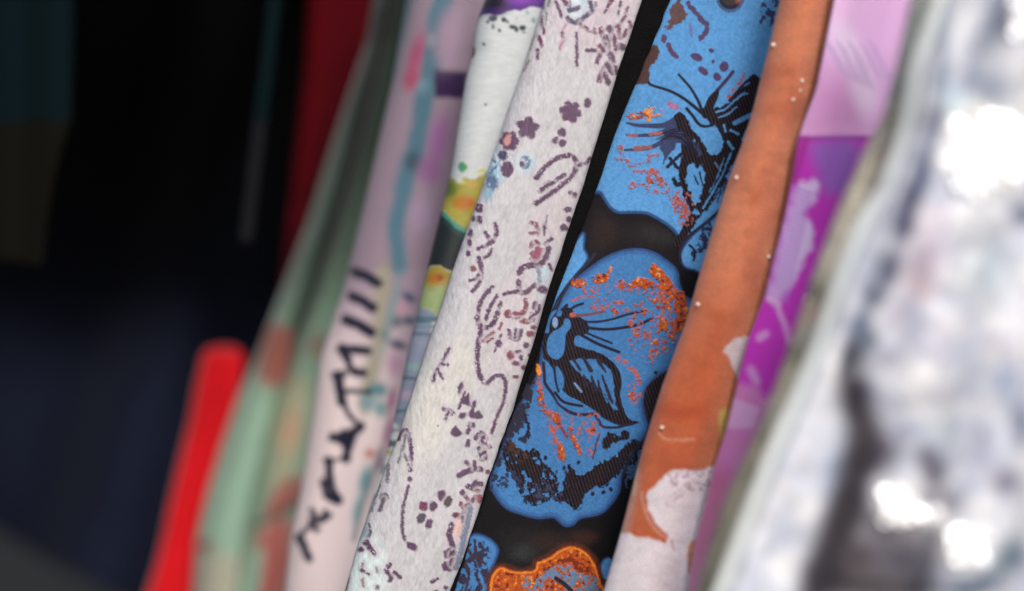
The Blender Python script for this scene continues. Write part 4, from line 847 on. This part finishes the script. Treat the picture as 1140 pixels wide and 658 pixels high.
for a in [(985, 580, 30, 26, (96, 90, 100), 0, .9), (965, 655, 40, 22, (70, 60, 66), 0, .9), (1020, 630, 36, 20, (110, 106, 116), 0, .8), (1060, 560, 12, 18, (140, 138, 150), 0, .8), (1028, 190, 14, 34, (120, 128, 152), 12, .9), (1050, 40, 10, 30, (172, 180, 196), 10, .8), (1110, 100, 30, 14, (190, 200, 216), 0, .7), (1060, 440, 40, 16, (190, 192, 206), 0, .8), (1120, 430, 16, 30, (176, 184, 202), 0, .8)]:
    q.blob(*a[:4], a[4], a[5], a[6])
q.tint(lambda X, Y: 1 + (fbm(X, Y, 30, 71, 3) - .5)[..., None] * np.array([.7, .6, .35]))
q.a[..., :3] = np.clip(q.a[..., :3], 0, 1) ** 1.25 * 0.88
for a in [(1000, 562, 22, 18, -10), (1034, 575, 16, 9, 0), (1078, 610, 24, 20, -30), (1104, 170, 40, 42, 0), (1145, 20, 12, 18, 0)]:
    q.blob(*a[:4], (255, 255, 255), a[4], 1)  # blown highlights painted white under the sequins
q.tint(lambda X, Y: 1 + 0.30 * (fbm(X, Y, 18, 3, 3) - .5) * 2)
m_seq = fabric('sequin_ground', rough=0.5, spec=0.4, sheen=0.1, mott=0.06, mott_scale=60)
root = empty('sequinned_textile', at(1010, 330, 0.95))
tag(root, 'blurred white and silver grey sequinned cloth with pale hem and glittery trim, far right', 'fabric', 'patterned cloths hanging side by side')
sq_d = lambda u, Y: 0.965 - 0.035 * np.clip(u, 0, 1.3) + 0.0 * Y
edge_r = curve([(1270, -100), (1230, 200), (1200, 400), (1180, 658)])
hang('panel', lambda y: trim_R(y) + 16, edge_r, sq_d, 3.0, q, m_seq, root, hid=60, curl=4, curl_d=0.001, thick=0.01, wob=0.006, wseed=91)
hm = Cloth(700, -16, 1240, 676, 0.6, (226, 231, 230))
for a in [(915, 490, 14, 12, (196, 200, 202), 0, 1), (875, 525, 14, 20, (206, 210, 210), 0, 1), (862, 585, 14, 14, (150, 154, 154), -30, 1), (850, 640, 20, 16, (224, 216, 214), 0, 1), (960, 300, 12, 40, (214, 224, 234), 15, .9), (1010, 190, 16, 30, (236, 240, 240), 15, 1), (1000, 60, 20, 30, (222, 232, 234), 0, 1)]:
    hm.blob(*a[:4], a[4], a[5], a[6])
m_hem = fabric('pale_hem', rough=0.55, spec=0.35, sheen=0.1, mott=0.05, mott_scale=50)
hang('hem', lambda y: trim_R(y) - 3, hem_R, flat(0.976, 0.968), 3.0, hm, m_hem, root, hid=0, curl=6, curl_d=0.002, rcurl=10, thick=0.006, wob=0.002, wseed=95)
tr = Cloth(700, -16, 1240, 676, 1.0, (164, 156, 134))
for y in range(-20, 680, 22):
    x = float(trim_L(y) + trim_R(y)) / 2 + rng.uniform(-8, 8)
    cc = [(112, 112, 96), (196, 184, 162), (206, 176, 158), (132, 130, 108), (186, 186, 178)][rng.integers(5)]
    tr.blob(x, y, 14, 18, cc, 20, .8)
tr.poly([(960, 150), (985, 150), (950, 300), (905, 300), (930, 230)], (200, 190, 172), soft=16); tr.poly([(770, 470), (860, 450), (830, 540), (800, 668), (760, 668)], (138, 134, 114), soft=16); tr.poly([(1000, -16), (1045, -16), (1020, 60), (990, 60)], (198, 200, 192), soft=14)
tr.tint(lambda X, Y: 1 + 0.5 * (fbm(X, Y, 5, 3, 3) - .5) * 2)
m_trim = fabric('lurex_trim', rough=0.35, spec=0.6, sheen=0, slub=1.2, slub_scale=(120, 120))
hang('trim', trim_L, trim_R, flat(1.012, 1.004), 2.5, tr, m_trim, root, hid=2, curl=12, curl_d=0.006, rcurl=6, thick=0.005)

def sequins(name, n, region, rad, depth_fn, mats, parent, seed, tilt=0.5, lean=0.0):
    rg = np.random.default_rng(seed)
    V = []; F = []; col = []
    k0 = SENSOR / LENS / PW
    cnt = 0
    while cnt < n:
        x = rg.uniform(region[0], region[2]); y = rg.uniform(region[1], region[3])
        ok, dd, cc = depth_fn(x, y, rg)
        if not ok: continue
        cpt = at(x, y, dd)
        nrm = -AX_F * .94 + np.array([0, 0, lean]) + rg.normal(0, tilt, 3) * np.array([1, .4, 1]); nrm /= np.linalg.norm(nrm)
        a = np.cross(nrm, AX_U); a /= np.linalg.norm(a); b2 = np.cross(nrm, a)
        r = rad * rg.uniform(.75, 1.25)
        base = len(V)
        for s_, off in ((1.0, 0.0), (1.0, 0.0003)):
            for j in range(6):
                t = j * math.pi / 3
                V.append(cpt + r * s_ * (math.cos(t) * a + math.sin(t) * b2) - off * nrm)
        F += [(base, base + 1, base + 2, base + 3), (base, base + 3, base + 4, base + 5), (base + 9, base + 8, base + 7, base + 6), (base + 11, base + 10, base + 9, base + 6)]
        for j in range(6): F.append((base + j, base + 6 + j, base + 6 + (j + 1) % 6, base + (j + 1) % 6))
        col += [cc] * 12
        cnt += 1
    return link_mesh(name, V, F, mats, parent, np.array(col), None, None, smooth=False)
def seq_mat(name, rough):
    m_ = bpy.data.materials.new(name); m_.use_nodes = True
    bb = m_.node_tree.nodes['Principled BSDF']; bb.inputs['Metallic'].default_value = 0.15; bb.inputs['Roughness'].default_value = rough
    a_ = m_.node_tree.nodes.new('ShaderNodeAttribute'); a_.attribute_name = 'dye'
    m_.node_tree.links.new(a_.outputs['Color'], bb.inputs['Base Color'])
    return m_
def on_panel(x, y, rg):
    if x < hem_R(y) + 4 or x > edge_r(y): return False, 0, 0
    S = q.sample(np.array(x), np.array(float(np.clip(y, -10, 670))))[:3]
    k_ = max(g_ * math.exp(-(((x - a) / c_) ** 2 + ((y - b_) / c_) ** 2) ** 2) for a, b_, c_, g_ in ((1102, 170, 38, 1), (1000, 562, 17, .28), (1034, 574, 10, .15), (1078, 610, 20, .22), (1145, 20, 20, .6)))
    if rg.uniform() > k_: return False, 0, 0
    L_ = trim_R(y) + 16; u_ = (x - L_) / (edge_r(y) - L_)
    wob_ = 0.006 * (fbm(np.array(x + .31 * y), np.array(y * .22), 45, 91, 2) - .5) * 2
    return True, float(0.965 - 0.035 * u_ + wob_) - 0.0012, np.clip(S * 1.25, 0, .95)
o = sequins('sequins', 480, (900, -60, 1200, 700), 0.0020, on_panel, seq_mat('sequin_foil', 0.3), root, 5, .13, .30)
o['kind'] = 'stuff'
def on_trim(x, y, rg):
    if x < trim_L(y) + 2 or x > trim_R(y): return False, 0, 0
    u_ = (x - trim_L(y)) / (trim_R(y) - trim_L(y))
    return True, 1.012 - 0.008 * u_ - 0.0005, lin([(226, 216, 190), (240, 236, 226), (170, 168, 150)][rg.integers(3)])
o = sequins('glitter', 900, (770, -60, 1060, 700), 0.0003, on_trim, seq_mat('glitter_foil', 0.2), root, 6, .7)
o['kind'] = 'stuff'

# ------------------------------------------------------------------ ground far below and behind
def ground():
    n = 60; xs = np.linspace(-60, 60, n)
    X, Yg = np.meshgrid(xs, np.linspace(-40, 120, n))
    Zg = np.zeros_like(X)
    idx = np.arange(n * n).reshape(n, n)
    F = np.stack([idx[:-1, :-1], idx[:-1, 1:], idx[1:, 1:], idx[1:, :-1]], -1).reshape(-1, 4)
    uv = np.stack([X, Yg], -1).reshape(-1, 2)
    m_ = fabric('worn_paving', rough=0.9, spec=0.2, sheen=0, color=(34, 32, 27), mott=0.3, mott_scale=2)
    o = link_mesh('ground', np.stack([X, Yg, Zg], -1).reshape(-1, 3), F, m_, None, None, None, uv, org=np.zeros(3))
    o['kind'] = 'structure'
ground()
